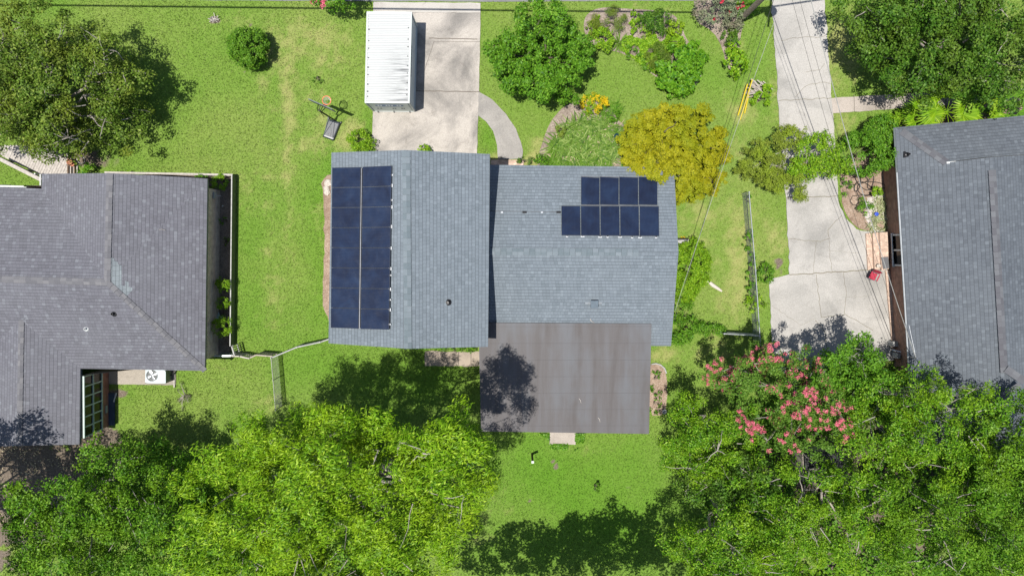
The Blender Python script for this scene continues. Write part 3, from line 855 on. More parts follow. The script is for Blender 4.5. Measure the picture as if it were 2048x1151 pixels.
# meter, conduits low on the wall
mb = MB(); p = P(1787, 690); mb.box((p.x - .15, p.y - .5, .6), (.2, .3, .5)); mb.build("meter_box", GREYWHITE, rh); mb = MB(); mb.box((p.x - .2, p.y + .15, .3), (.3, .3, .5)); mb.build("utility_box", GREYWHITE, rh)
mb = MB(); mb.tube([(p.x - .35, p.y - .2, .5), (p.x + .3, p.y - .35, .9), (p.x + .5, p.y - .4, 2.3)], .045, 8); mb.build("conduit", ALU, rh)
st = thing("brick_steps", "three pale brick steps at the side door of the right house", "steps", P(1752, 501))
sx = [(1732, 1744, .15), (1745.5, 1758, .32), (1759.5, 1775, .49)]
for i, (xa, xb, z) in enumerate(sx):
    q = [P(xa + (0), 467 - i, z), P(xb + .8, 465.5 - i, z), P(xb + 2.5, 538, z), P(xa + 4, 540, z)]
    mb = MB(); mb.hexa([Vector((v.x, v.y, -.05)) for v in q][::-1], q[::-1]); mb.build("step", BRICKS, st)
mb = MB(); q = [P(1762, 514, .50), P(1776, 513, .50), P(1778, 536, .50), P(1766, 538, .50)]
mb.hexa(q[::-1], [v + Vector((0, 0, .025)) for v in q][::-1])
tag(mb.build("door_mat", m_plain("grey_mat", (.10, .10, .105), .95, 0, .3, 30), None, q[0]), "dark grey doormat lying on the top brick step", "doormat")
mb = MB(); c = P(1754, 531.5, .34)
mb.lathe(c, [(.07, -.02), (.09, 0), (.12, .2), (.10, .2), (.085, .17), (0, .16)], 16)
tag(mb.build("plant_pot", m_plain("stone_pot", (.42, .38, .33), .8), None, c), "small round stone pot standing on the middle brick step", "pot")

# ------------------------------------------------------------------ vegetation builders
def foliage(lobes, seed, clump_r=.4, dens=2.2, leaves=60, L=.16, W=.08, up=.5, flat=.75, inner=.3, low=-.35, jag=.22, axis=None, axis_w=0.0, droop=0.0, out_n=.5, rnd_n=.55, gaps=1.1, cut=.26, relief=1.3, bough=0.0, spread=1.0):
    """leaf quads gathered in clumps over ellipsoid lobes [(centre, (rx, ry, rz))...] -> vertices, faces, clump centres"""
    g = np.random.default_rng(seed); cc, nn, rr_ = [], [], []
    if bough:      # break every lobe into leafy boughs standing at different heights round a thinner core
        sub = []
        for c, r in lobes:
            c, r = np.array(c), np.array(r)
            sub.append((c - [0, 0, r[2] * 1.15], r * [.7, .7, .55]))
            n = max(3, int(spread * 2.3 * r[0] * r[1] / bough ** 2)); pts = []
            for _ in range(n * 12):
                d = g.normal(size=3); d /= np.linalg.norm(d)
                if d[2] < -.1: continue
                q = c + d * r * (g.uniform(.58, .80) if g.random() < .8 else g.uniform(.80, .98))
                if all(np.hypot(*(q - p)[:2]) > bough * 1.36 for p in pts): pts.append(q)
                if len(pts) >= n: break
            for q in pts:
                b = bough * g.uniform(.5, 1.15)
                sub.append((q + [0, 0, g.normal() * bough * .75], (b * g.uniform(.7, 1.25), b * g.uniform(.7, 1.25), b * .6)))
        lobes = sub
    for c, r in lobes:
        r = np.array(r); c = np.array(c)
        area = 4 * np.pi * ((r[0] * r[1]) ** 1.6 / 3 + (r[0] * r[2]) ** 1.6 / 3 + (r[1] * r[2]) ** 1.6 / 3) ** (1 / 1.6)
        n = max(6, int(area * dens * .75))
        d = g.normal(size=(n * 3, 3)); d /= np.linalg.norm(d, axis=1, keepdims=True)
        d = d[d[:, 2] > low][:n]; n = len(d)
        lump = 1 + jag * (vnoise(d[:, 0] * 3 + c[0], d[:, 1] * 3 + d[:, 2] * 2 + c[1], .8, seed) - .45) * 2
        f = np.where(g.random(n) < inner, g.uniform(.45, .9, n), g.uniform(.86, 1.04, n)) * lump
        q = c + d * r * f[:, None]
        gap = vnoise(q[:, 0] + q[:, 2] * .6, q[:, 1] - q[:, 2] * .5, gaps, seed + 3)
        k_ = gap > cut; q, d, n = q[k_], d[k_], int(k_.sum()); q[:, 2] += (gap[k_] - .62) * gaps * relief
        cc.append(q); nn.append(d); rr_.append(np.full(n, clump_r) * g.uniform(.6, 1.35, n))
    cc, nn, rr_ = np.concatenate(cc), np.concatenate(nn), np.concatenate(rr_)
    m = len(cc); idx = np.repeat(np.arange(m), np.maximum(6, (leaves * (rr_ / clump_r) ** 2)).astype(int)); k = len(idx)
    d = g.normal(size=(k, 3)); d /= np.linalg.norm(d, axis=1, keepdims=True)
    d[:, 2] = np.abs(d[:, 2]) * np.where(g.random(k) < .75, 1, -1)
    rad = rr_[idx] * g.uniform(.15, 1, k) ** .5
    off = d * rad[:, None] * np.array([1, 1, flat])
    p = cc[idx] + off
    nrm = d * out_n + nn[idx] * (.6 if bough else .35) + np.array([0, 0, up * (.7 if bough else 1)]) + g.normal(size=(k, 3)) * rnd_n
    nrm /= np.linalg.norm(nrm, axis=1, keepdims=True)
    t = d * .8 + g.normal(size=(k, 3)) * .7 + np.array([0, 0, -droop])
    if axis is not None: t = t * (1 - axis_w) + np.array(axis) * axis_w * 1.6
    t -= nrm * (t * nrm).sum(1, keepdims=True); t /= np.linalg.norm(t, axis=1, keepdims=True) + 1e-6
    s = np.cross(nrm, t)
    l = (L * g.uniform(.6, 1.3, k))[:, None]; w = (W * g.uniform(.65, 1.25, k))[:, None]
    v = np.empty((k, 4, 3))
    v[:, 0] = p - t * l * .5; v[:, 1] = p + s * w * .5 - t * l * .05; v[:, 2] = p + t * l * .5 - nrm * l * .12; v[:, 3] = p - s * w * .5 - t * l * .05
    return v.reshape(-1, 3), np.arange(k * 4).reshape(-1, 4), cc

def limb_pts(a, b, r, sag=.1, n=4):
    a, b = Vector(a), Vector(b); L = (b - a).length
    o = [a]
    for i in range(1, n):
        t = i / n
        o.append(a.lerp(b, t) + Vector((r.uniform(-1, 1), r.uniform(-1, 1), r.uniform(-.3, 1))) * L * sag * math.sin(math.pi * t))
    return o + [b]

def woody(base, lobes, clumps, seed, r0, nlimb, ntwig, twig_r=.02, fork=.35):
    r = random.Random(seed); mb = MB()
    zc = min(c[2] - rr[2] * .5 for c, rr in lobes)
    top = Vector((base.x + r.uniform(-.2, .2), base.y + r.uniform(-.2, .2), max(.35, zc * fork + .3)))
    mb.tube([base + Vector((0, 0, -.1)), base + Vector((0, 0, .12)), top], [r0 * 1.5, r0 * 1.1, r0 * .85], 9)
    hubs = []
    for c, rr in lobes:
        for _ in range(nlimb):
            e = Vector((c[0] + r.uniform(-.45, .45) * rr[0], c[1] + r.uniform(-.45, .45) * rr[1], c[2] + r.uniform(-.3, .35) * rr[2]))
            pts = limb_pts(top, e, r, .1, 5)
            mb.tube(pts, [r0 * (.5 - .09 * i) for i in range(len(pts))], 6)
            hubs += pts[2:]
    if len(clumps):
        for _ in range(ntwig):
            q = Vector(clumps[r.randrange(len(clumps))])
            h = min((hubs[r.randrange(len(hubs))] for _ in range(8)), key=lambda p: (p - q).length)
            if (h - q).length > 1.7: h = h.lerp(q, .55)
            pts = limb_pts(h, q + Vector((0, 0, .12)), r, .06, 4)
            mb.tube(pts, [twig_r * (1.7 - .35 * i) for i in range(len(pts))], 4, cap=False)
    return mb

def tree(name, label, cat, base_px, lobes_px, mat, bark, seed, r0=.18, nlimb=2, ntwig=30, twig_r=.02, group=None, fork=.35, blooms=None, **kw):
    """lobes_px: (px, py, z, rx, ry, rz) in photo pixels and metres"""
    lobes = [(tuple(P(a, b, z)), (rx, ry, rz)) for a, b, z, rx, ry, rz in lobes_px]
    base = P(*base_px)
    th = thing(name, label, cat, base, group)
    v, f, cc = foliage(lobes, seed, **kw)
    v[:, 2] = np.maximum(v[:, 2], .02)
    np_obj("crown" if cat == "tree" else "foliage", v, f, mat, th)
    if r0: woody(base, lobes, cc, seed, r0, nlimb, ntwig, twig_r * .8, fork).build("trunk" if cat == "tree" else "stems", bark, th, smooth=False, uv=False)
    if blooms:
        nb, bm_, bk = blooms
        g = random.Random(seed); ym = bk.get('ymin', -99); pk = [(tuple(c), 0) for c in cc if g.random() < nb * min(1, max(0, (c[1] - ym) / 2.0)) * (bk.get('west', 1) if c[0] < bk.get('wx', -99) else 1)]
        if pk:
            v, f, _ = foliage([(tuple(Vector(c) + Vector((0, 0, bk.get('lift', .3)))), (bk['r'], bk['r'], bk['r'] * .8)) for c, _ in pk], seed + 9, clump_r=bk['r'], dens=.01, leaves=bk['n'], L=bk['L'], W=bk['L'] * .8, up=.6, inner=0)
            np_obj("blossoms", v, f, bm_, th)
    return th

LF_OAK = m_leaf("leaf_olive", (.028, .058, .007), (.07, .125, .012), (.18, .23, .045), .38, .25, (.15, .17, .018), .5)
LF_GREEN = m_leaf("leaf_fresh_green", (.018, .065, .004), (.065, .16, .009), (.14, .26, .025), .36, .3)
LF_DEEP = m_leaf("leaf_deep_green", (.012, .04, .004), (.045, .11, .009), (.11, .19, .025), .36, .28, (.09, .125, .014), .45)
LF_GOLD = m_leaf("leaf_golden", (.11, .13, .005), (.25, .245, .006), (.37, .35, .015), .5, .3, (.16, .215, .007), .6, .34, k=1.0)
LF_PECAN = m_leaf("leaf_yellow_green", (.025, .08, .003), (.105, .215, .006), (.26, .37, .03), .34, .3, (.18, .26, .006), .5)
LF_LIME = m_leaf("leaf_lime", (.045, .12, .004), (.115, .22, .007), (.22, .32, .025), .42, .3)
LF_MAPLE = m_leaf("leaf_mid_green", (.012, .048, .003), (.055, .14, .006), (.16, .275, .028), .35, .28, (.12, .20, .007), .5)
LF_BOTTOM = m_leaf("leaf_bright_green", (.014, .056, .003), (.068, .165, .005), (.20, .31, .028), .35, .28, (.15, .235, .006), .5)
LF_MYRTLE = m_leaf("leaf_myrtle", (.035, .085, .010), (.07, .145, .016), (.13, .21, .03), .4, .3)
LF_JUNI = m_leaf("leaf_juniper", (.035, .055, .008), (.105, .14, .014), (.18, .21, .03), .55, .15, (.15, .22, .010), .6, .9)
LF_BOX = m_leaf("leaf_boxwood", (.025, .075, .005), (.065, .15, .009), (.12, .22, .02), .4, .25)
LF_EMER = m_leaf("leaf_emerald", (.018, .085, .007), (.075, .18, .008), (.15, .29, .025), .34, .3)
LF_GREYG = m_leaf("leaf_grey_green", (.07, .085, .05), (.11, .14, .075), (.19, .21, .13), .45, .2, (.16, .10, .08), .4)
PINK = m_leaf("petal_pink", (.46, .055, .11), (.60, .14, .20), (.72, .30, .32), .55, .3, k=1.0)
RED = m_leaf("petal_red", (.45, .02, .05), (.60, .05, .09), (.70, .15, .16), .55, .3, k=1.0)
YEL = m_leaf("petal_yellow", (.46, .31, .004), (.60, .44, .01), (.70, .56, .04), .55, .3, k=1.0)

BIG = dict(clump_r=.5, dens=1.7, leaves=70)
# trees along the front
tree("oak_tree", "large olive green oak in the front left corner with pale twigs showing", "tree", (150, 215),
     [(20, 175, 3.6, 2.2, 2.2, 1.4), (60, 250, 3.4, 2.0, 1.6, 1.3), (95, 165, 4.0, 3.4, 3.0, 1.9), (30, 110, 3.8, 2.6, 2.4, 1.6), (190, 115, 3.8, 2.1, 1.9, 1.5), (205, 235, 3.6, 2.0, 1.9, 1.5), (110, 265, 3.4, 2.4, 1.5, 1.4), (10, 240, 3.6, 2.4, 2.2, 1.5), (110, 80, 3.7, 2.4, 1.5, 1.2), (235, 180, 3.3, 1.3, 1.5, 1.0)],
     LF_OAK, BARKP, 11, .2, 1, 230, .02, cut=.28, gaps=.6, relief=.6, bough=0.75, clump_r=.36, dens=3.2, leaves=52, L=.15, W=.08, jag=.32, inner=.4, )
tree("magnolia_tree", "dense bright green rounded tree beside the driveway's curved walkway", "tree", (1079, 140),
     [(1082, 112, 3.0, 2.35, 2.4, 1.5), (1075, 50, 3.0, 1.5, 1.4, 1.2), (1140, 95, 2.8, 1.2, 1.4, 1.1), (1030, 130, 2.6, 1.15, 1.5, 1.1), (1105, 170, 2.6, 1.5, 1.0, 1.0), (1000, 97, 2.2, .6, .45, .5), (1170, 115, 2.5, .65, .7, .6)],
     LF_GREEN, BARK, 12, .16, 2, 30, cut=.1, gaps=.6, relief=.5, bough=0.55, spread=1.5, clump_r=.28, dens=5.0, leaves=50, L=.16, W=.09, jag=.2, )
tree("golden_tree", "golden yellow tree overhanging the corner of the middle house roof", "tree", (1330, 322),
     [(1335, 290, 3.0, 2.0, 1.9, .9), (1290, 285, 2.7, 1.2, 1.5, .8), (1390, 255, 2.9, 1.3, 1.3, .8), (1400, 320, 2.9, 1.5, 1.5, .8), (1330, 245, 2.7, 1.3, 1.0, .7), (1380, 375, 2.8, 1.0, 1.05, .7), (1320, 325, 3.2, 1.0, .8, .6), (1265, 300, 2.4, .7, 1.0, .6), (1430, 300, 2.5, .8, 1.1, .6), (1425, 365, 2.5, .55, .8, .5)],
     LF_GOLD, BARK, 13, .15, 2, 20, cut=.0, gaps=.6, relief=.4, bough=0.36, spread=1.7, clump_r=.2, dens=9, leaves=46, L=.11, W=.075, flat=.4, jag=.25, up=.9, inner=.2, rnd_n=.35)
tree("shade_tree", "large dark green shade tree over the neighbour's walkway in the far right corner", "tree", (1850, 130),
     [(1890, 80, 5.0, 3.2, 2.9, 1.9), (1800, 60, 4.6, 2.2, 2.2, 1.6), (1985, 60, 4.8, 2.8, 2.6, 1.8), (1850, 130, 4.2, 2.4, 1.5, 1.3), (1960, 140, 4.4, 2.2, 1.4, 1.3), (1770, 20, 4.6, 1.7, 1.6, 1.3), (2050, 110, 4.4, 2.0, 2.0, 1.4), (1900, 0, 4.8, 3.2, 2.0, 1.6), (1775, 110, 3.9, 1.1, .9, .8), (1830, 175, 3.6, .9, .6, .6), (1990, 175, 3.8, 1.4, .8, .8)],
     LF_DEEP, BARKP, 14, .2, 1, 110, .016, cut=.28, gaps=.6, relief=.6, bough=0.80, clump_r=.36, dens=3.4, leaves=52, L=.15, W=.09, jag=.32, inner=.4, )
tree("juniper", "irregular olive juniper leaning over the left edge of the right driveway", "shrub", (1545, 330),
     [(1540, 300, 1.7, .95, .8, .7), (1515, 330, 1.4, .8, .75, .6), (1590, 275, 1.8, .75, .6, .6), (1595, 345, 1.5, .8, .8, .6), (1545, 360, 1.3, .8, .65, .6), (1495, 345, 1.0, .55, .3, .4), (1600, 385, 1.2, .5, .4, .4), (1530, 370, 1.1, .6, .4, .4), (1572, 260, 1.5, .4, .3, .4)],
     LF_JUNI, BARKP, 15, .06, 1, 14, .012, clump_r=.2, dens=9, leaves=60, L=.09, W=.05, jag=.4, up=.7, inner=.2, cut=0.0, gaps=.4)
tree("slender_tree", "thin lime green tree arching over the middle of the right driveway", "tree", (1655, 345),
     [(1625, 300, 2.2, .9, .75, .6), (1650, 325, 2.0, .8, .6, .5), (1605, 330, 2.0, .7, .6, .5), (1665, 300, 1.9, .5, .55, .4), (1640, 280, 2.2, .5, .4, .4), (1620, 345, 1.8, .6, .5, .4), (1678, 335, 1.5, .6, .5, .5)],
     LF_LIME, BARKP, 16, .06, 2, 24, .014, clump_r=.24, dens=9, leaves=38, L=.12, W=.06, jag=.4, inner=.2, cut=.1, gaps=.4)
# back garden trees
tree("pecan_tree", "huge yellow-green pecan tree spreading below the tall garage roof", "tree", (680, 905),
     [(640, 930, 10.0, 3.4, 2.6, 2.0), (520, 915, 9.0, 2.2, 1.7, 1.6), (760, 905, 10.4, 2.3, 1.8, 1.7), (870, 915, 12.0, 1.7, 1.4, 1.4), (930, 945, 12.0, 1.5, 1.3, 1.3), (560, 1010, 9.4, 3.0, 2.2, 1.8), (750, 1020, 10.2, 3.4, 2.3, 1.9), (450, 980, 8.2, 2.2, 2.2, 1.5), (890, 1020, 10.0, 1.8, 1.4, 1.4), (640, 1110, 9.4, 3.4, 2.2, 1.8), (480, 1090, 8.2, 2.6, 2.2, 1.6),
      (830, 1110, 9.0, 2.3, 1.6, 1.4), (922, 838, 13.0, .65, 1.0, .8), (600, 850, 9.2, 1.3, .9, 1.0), (715, 848, 10.0, 1.4, .8, 1.0), (560, 1190, 8.6, 3.4, 2.0, 1.5), (760, 1190, 8.6, 3.2, 2.0, 1.5), (385, 935, 7.0, .9, .8, .8), (905, 872, 13.4, .7, .6, .6), (960, 905, 13.2, .6, .5, .5)],
     LF_PECAN, BARKP, 21, .28, 1, 110, .014, cut=.28, gaps=.6, relief=.6, bough=0.95, clump_r=.42, dens=2.6, leaves=82, L=.20, W=.056, jag=.34, inner=.45, axis=(.72, .35, -.3), axis_w=.45, rnd_n=.5)
tree("maple_tree", "mid-green tree at the bottom left behind the glazed room", "tree", (210, 985),
     [(150, 1010, 6.2, 2.4, 2.0, 1.6), (260, 980, 6.0, 2.3, 1.9, 1.5), (120, 1090, 6.0, 2.8, 2.2, 1.6), (300, 1060, 6.2, 2.6, 2.2, 1.7), (40, 1110, 5.6, 2.4, 2.2, 1.4), (230, 920, 5.2, 1.3, 1.1, 1.0), (200, 1150, 6.0, 3.0, 1.8, 1.5), (50, 1020, 5.2, 1.2, 1.2, 1.0), (180, 945, 5.2, .9, .8, .8)],
     LF_MAPLE, BARKP, 22, .18, 1, 70, .018, cut=.28, gaps=.6, relief=.6, bough=0.80, clump_r=.38, dens=3.2, leaves=64, inner=.45, L=.14, W=.075, jag=.35)
tree("young_tree", "dark green tree wedged between the pecan and the bottom left tree", "tree", (350, 960),
     [(355, 1010, 4.6, 1.7, 1.6, 1.3), (330, 930, 3.6, 1.2, .9, .9), (400, 1090, 5.0, 1.6, 1.8, 1.3), (300, 905, 3.0, .8, .7, .7), (350, 1150, 5, 1.8, 1.4, 1.2)],
     LF_GREEN, BARK, 23, .12, 1, 24, cut=.28, gaps=.6, relief=.6, bough=0.70, clump_r=.36, dens=3.2, leaves=54, inner=.4, L=.16, W=.085, jag=.35)
tree("crape_myrtle", "wide crape myrtle covered in coral pink blossom below the cracked driveway", "tree", (1570, 760),
     [(1530, 790, 5.6, 2.3, 1.8, 1.4), (1600, 755, 5.6, 2.0, 1.5, 1.3), (1480, 750, 5.0, 1.5, 1.2, 1.1), (1620, 840, 5.6, 1.7, 1.6, 1.2), (1535, 715, 5.0, 1.4, .8, .9), (1650, 795, 5.4, 1.1, 1.3, 1.0), (1530, 860, 5.4, 1.5, 1.3, 1.1), (1430, 765, 4.2, .7, .6, .6), (1590, 890, 4.8, 1.3, .6, .8)],
     LF_MYRTLE, BARKP, 24, .12, 1, 36, .014, cut=.28, gaps=.6, relief=.6, bough=0.60, clump_r=.28, dens=5.2, leaves=50, inner=.35, L=.12, W=.07, jag=.35,
     blooms=(.7, PINK, dict(r=.09, n=10, L=.058, lift=.2, ymin=P(1540, 905, 5.6).y, west=2.2, wx=P(1560, 800, 5.2).x)))
tree("privet_tree", "glossy yellow-green tree left of the crape myrtle with a bare pale twig on top", "tree", (1395, 835),
     [(1410, 880, 5.0, 1.8, 1.7, 1.3), (1380, 830, 4.6, 1.2, 1.1, 1.0), (1440, 930, 5.0, 1.5, 1.4, 1.2), (1370, 930, 4.6, 1.2, 1.2, 1.0), (1460, 850, 4.6, .9, .9, .8)],
     LF_BOTTOM, BARKP, 25, .12, 1, 50, .018, cut=.28, gaps=.6, relief=.6, bough=0.65, clump_r=.36, dens=3.4, leaves=64, inner=.4, L=.13, W=.065, jag=.3)
tree("laurel_tree", "rich green tree reaching up onto the driveway beside the right brick wall", "tree", (1710, 690),
     [(1700, 725, 5.2, 1.5, 1.1, 1.0), (1750, 745, 5.2, 1.3, 1.1, 1.0), (1680, 760, 5.0, 1.2, 1.0, .9), (1720, 790, 5.2, 1.4, 1.2, 1.0), (1720, 690, 4.6, .55, .5, .5)],
     LF_GREEN, BARKP, 26, .11, 1, 20, .014, cut=.28, gaps=.6, relief=.6, bough=0.60, clump_r=.34, dens=3.8, leaves=64, inner=.4, L=.15, W=.075, jag=.3)
tree("cherry_laurel", "broad sunny green tree overhanging the lower corner of the right roof", "tree", (1770, 780),
     [(1850, 830, 7.0, 2.6, 2.0, 1.7), (1780, 830, 6.6, 1.9, 1.9, 1.5), (1920, 830, 6.8, 2.0, 1.5, 1.4), (1755, 875, 6.2, 1.6, 1.6, 1.3), (1860, 900, 6.8, 2.2, 1.6, 1.4), (1880, 760, 6.6, 1.0, .9, .8), (1800, 770, 6.2, 1.1, .8, .8), (1955, 800, 6.4, .9, .7, .6)],
     LF_BOTTOM, BARKP, 27, .2, 1, 80, .02, cut=.28, gaps=.6, relief=.6, bough=0.75, clump_r=.38, dens=3.4, leaves=64, inner=.45, L=.13, W=.062, jag=.32)
tree("holly_tree", "shaded green tree at the right edge below the slate roof", "tree", (1935, 850),
     [(2000, 870, 6.2, 1.6, 1.5, 1.2), (2040, 940, 6.4, 2.2, 2.0, 1.4), (1970, 930, 5.8, 1.7, 1.5, 1.2), (1930, 970, 5.4, 1.6, 1.5, 1.1), (2010, 815, 5.8, 1.0, .7, .7)],
     LF_MAPLE, BARKP, 28, .16, 1, 40, .018, cut=.28, gaps=.6, relief=.6, bough=0.75, clump_r=.38, dens=3.4, leaves=64, inner=.45, L=.17, W=.07, jag=.32)
tree("camphor_tree", "large green tree filling the bottom right corner", "tree", (1850, 960),
     [(1930, 1060, 7.4, 3.0, 2.4, 1.8), (2030, 1060, 7.0, 2.4, 2.4, 1.6), (1840, 1010, 6.8, 2.0, 1.8, 1.4), (1860, 1110, 7.2, 2.6, 2.0, 1.6), (1980, 1150, 7.0, 3.0, 2.0, 1.6), (1780, 1080, 6.4, 1.8, 1.6, 1.3), (2070, 990, 6.6, 1.6, 1.6, 1.3)],
     LF_MAPLE, BARKP, 29, .2, 1, 80, .02, cut=.28, gaps=.6, relief=.6, bough=0.80, clump_r=.38, dens=3.4, leaves=64, inner=.45, L=.13, W=.062, jag=.35)
tree("bay_tree", "bright green tree right below the crape myrtle", "tree", (1600, 905),
     [(1640, 1010, 6.6, 2.0, 1.3, 1.4), (1570, 970, 6.2, 1.6, 1.4, 1.2), (1710, 970, 6.2, 1.6, 1.4, 1.2), (1700, 1040, 6.4, 2.0, 1.7, 1.3), (1600, 1060, 6.0, 1.8, 1.6, 1.3), (1640, 1120, 6.0, 2.2, 1.6, 1.3), (1740, 1120, 5.8, 2.0, 1.5, 1.2)],
     LF_BOTTOM, BARKP, 30, .18, 1, 70, .02, cut=.28, gaps=.6, relief=.6, bough=0.75, clump_r=.38, dens=3.4, leaves=64, inner=.45, L=.13, W=.062, jag=.35)
tree("sweetbay_tree", "yellow-tipped tree at the bottom edge right of the back lawn", "tree", (1420, 985),
     [(1450, 1090, 6.6, 2.2, 1.8, 1.4), (1380, 1100, 6.2, 1.3, 1.2, 1.0), (1520, 1050, 6.2, 1.5, 1.5, 1.2), (1480, 1150, 6.4, 2.8, 1.6, 1.3), (1340, 1090, 5.8, .7, .5, .5), (1540, 1140, 6.0, 1.6, 1.6, 1.2)],
     LF_BOTTOM, BARKP, 31, .16, 1, 70, .018, cut=.28, gaps=.6, relief=.6, bough=0.75, clump_r=.38, dens=3.2, leaves=64, inner=.4, L=.13, W=.062, jag=.35)
tree("elm_tree", "shaded green tree between the back lawn and the bay tree", "tree", (1420, 935),
     [(1430, 985, 4.4, 1.6, 1.2, 1.0), (1490, 960, 4.2, 1.3, 1.0, .9), (1480, 1010, 4.4, 1.4, 1.2, 1.0), (1380, 985, 3.4, .8, .7, .7)],
     LF_DEEP, BARKP, 32, .12, 1, 40, .018, cut=.28, gaps=.6, relief=.6, bough=0.70, clump_r=.36, dens=2.8, leaves=48, inner=.4, L=.16, W=.08, jag=.4)
tree("live_oak", "tree just off the left edge shading the bare soil at the bottom left", "tree", (-120, 1010),
     [(-330, 1110, 9.0, 3.0, 2.4, 1.6), (-220, 1150, 9.0, 2.6, 2.2, 1.6), (-190, 1040, 9.0, 2.4, 2.0, 1.5), (-130, 1090, 8.6, 1.8, 1.6, 1.2), (-300, 1000, 9.0, 2.4, 2.0, 1.5), (-160, 960, 8.6, 1.2, 1.2, 1.0), (-170, 1190, 9, 2.6, 1.8, 1.5)],
     LF_DEEP, BARKP, 34, .25, 1, 40, .02, clump_r=.4, dens=2.6, leaves=48, L=.17, W=.1, jag=.35, inner=.4, cut=.2)
tree("sycamore_tree", "tree just off the bottom edge throwing broken shade on the back lawn", "tree", (1150, 1240),
     [(1170, 1255, 8.6, 2.6, 1.6, 1.4), (1290, 1250, 8.0, 2.4, 1.6, 1.4), (1230, 1275, 8.2, 2.8, 1.5, 1.3), (1100, 1300, 8.2, 3.0, 1.6, 1.3), (1360, 1260, 7.8, 1.8, 1.5, 1.2), (1060, 1275, 8.0, 2.0, 1.3, 1.2), (1200, 1222, 8.8, .8, 1.0, .8), (1340, 1215, 8.0, 1.2, 1.1, .9), (1430, 1210, 7.8, 1.4, 1.2, 1.0), (960, 1255, 7.4, 1.6, 1.2, 1.0), (1000, 1240, 8.0, 1.4, 1.0, 1.0), (900, 1270, 7.6, 1.8, 1.2, 1.0), (1110, 1240, 8.4, 1.3, .9, .9)],
     LF_MAPLE, BARKP, 33, .07, 1, 14, .012, clump_r=.38, dens=3.0, leaves=42, inner=.35, L=.18, W=.11, jag=.45, cut=.24, gaps=.9)

# shrubs
def bush(name, label, px, py, z, r, mat, seed, rz=None, ry=None, group=None, extra=(), base=None, twigs=6, bark=None, **kw):
    d = dict(clump_r=min(.2, r * .35), dens=9, leaves=40, L=.10, W=.06, jag=.16, inner=.2, low=-.5, cut=0.0, gaps=.5, relief=.35)
    d.update(kw)
    b = base or (px - (px - 1012) * z / 40, py - (py - 492) * z / 40)
    return tree(name, label, "shrub", b, [(px, py, z, r, ry or r, rz or r * .8)] + list(extra), mat, bark or BARK, seed, .03, 1, twigs, .008, group, **d)
G_BED = "clipped shrubs in the bed beside the left house"
bush("round_shrub", "dark green ball-shaped bush alone on the front lawn", 497, 97, 1.0, 1.02, LF_BOX, 41, .95, dens=20, L=.11, W=.07, jag=.08, leaves=50, twigs=3)
bush("box_shrub", "yellow-green clipped shrub in the front corner of the left house's bed", 441, 363, .5, .42, LF_LIME, 42, group=G_BED, clump_r=.12, dens=22, L=.07, W=.045)
bush("box_shrub", "small round shrub half under the front eave corner of the left house", 404, 353, .4, .36, LF_BOX, 43, group=G_BED, clump_r=.12, dens=22, L=.07, W=.045)
bush("box_shrub", "upper of two dark green balls beside the left brick wall", 445, 570, .85, .40, LF_LIME, 44, group=G_BED, clump_r=.12, dens=24, L=.06, W=.04, jag=.06)
bush("box_shrub", "smallest dark green ball beside the left brick wall, below another like it", 445.5, 605, .85, .35, LF_LIME, 45, group=G_BED, clump_r=.12, dens=24, L=.06, W=.04, jag=.06)
bush("box_shrub", "largest dark green ball at the back end of the left house's bed", 444, 653, .85, .55, LF_LIME, 46, group=G_BED, clump_r=.13, dens=20, L=.06, W=.04, jag=.06)
bush("rose_bush", "sparse low plant midway along the dark bed of the left house", 450, 440, .3, .30, LF_GREEN, 47, dens=8, leaves=16, clump_r=.12, L=.09)
bush("low_plant", "tiny scraggly plant in the dark bed left of the fence", 450, 482, .2, .24, LF_DEEP, 48, dens=6, leaves=8, clump_r=.1, L=.1)
bush("spirea_shrub", "lime shrub with brown twiggy edge at the garage corner", 718, 280, .5, .62, LF_LIME, 49, ry=.55, dens=10, extra=[(735, 288, .4, .4, .5, .4)], twigs=60, L=.10)
bush("leafy_sprout", "little leafy sprout rising by the garage door", 845, 297, .4, .22, LF_LIME, 50, dens=8, leaves=10, clump_r=.12, L=.16, W=.1, extra=[(856, 297, .4, .15, .15, .15)])
bush("crape_shrub", "pink flowering shrub at the top edge left of the container", 675, -2, 2.0, 1.1, LF_GREEN, 51, ry=.5, clump_r=.26, dens=6, blooms=(.3, PINK, dict(r=.15, n=26, L=.09, lift=.08)), L=.14, W=.08)
bush("sedge_plant", "dull green wispy plant with a yellow flower in the island bed", 1222, 40, .5, .9, LF_OAK, 52, rz=.4, ry=.75, L=.2, W=.018, leaves=90, clump_r=.25, dens=6)
bush("holly_shrub", "bright green compact shrub at the left end of the island bed", 1207, 80, .6, .62, LF_LIME, 53, dens=9, L=.11, W=.07)
bush("dark_shrub", "dark green low shrub along the top of the island bed", 1318, 44, .6, .98, LF_DEEP, 54, ry=.6, rz=.45, L=.13, W=.06, extra=[(1300, 40, .5, .6, .45, .4)])
bush("gold_shrub", "small bronze-yellow shrub at the right end of the island bed's top row", 1350, 55, .5, .45, LF_PECAN, 55, L=.10)
bush("lantana", "sprawling yellow-green plant in the middle of the island bed", 1268, 48, .35, .35, LF_LIME, 56, ry=.75, rz=.25, leaves=24, L=.12, W=.08)
bush("hydrangea", "big emerald leafy shrub at the lower right of the island bed", 1358, 135, .9, 1.2, LF_EMER, 57, ry=1.2, rz=.8, L=.22, W=.11, clump_r=.24, dens=6, leaves=40, extra=[(1385, 115, .7, .7, .8, .6), (1345, 165, .7, .8, .7, .6), (1375, 165, .6, .6, .6, .5)])
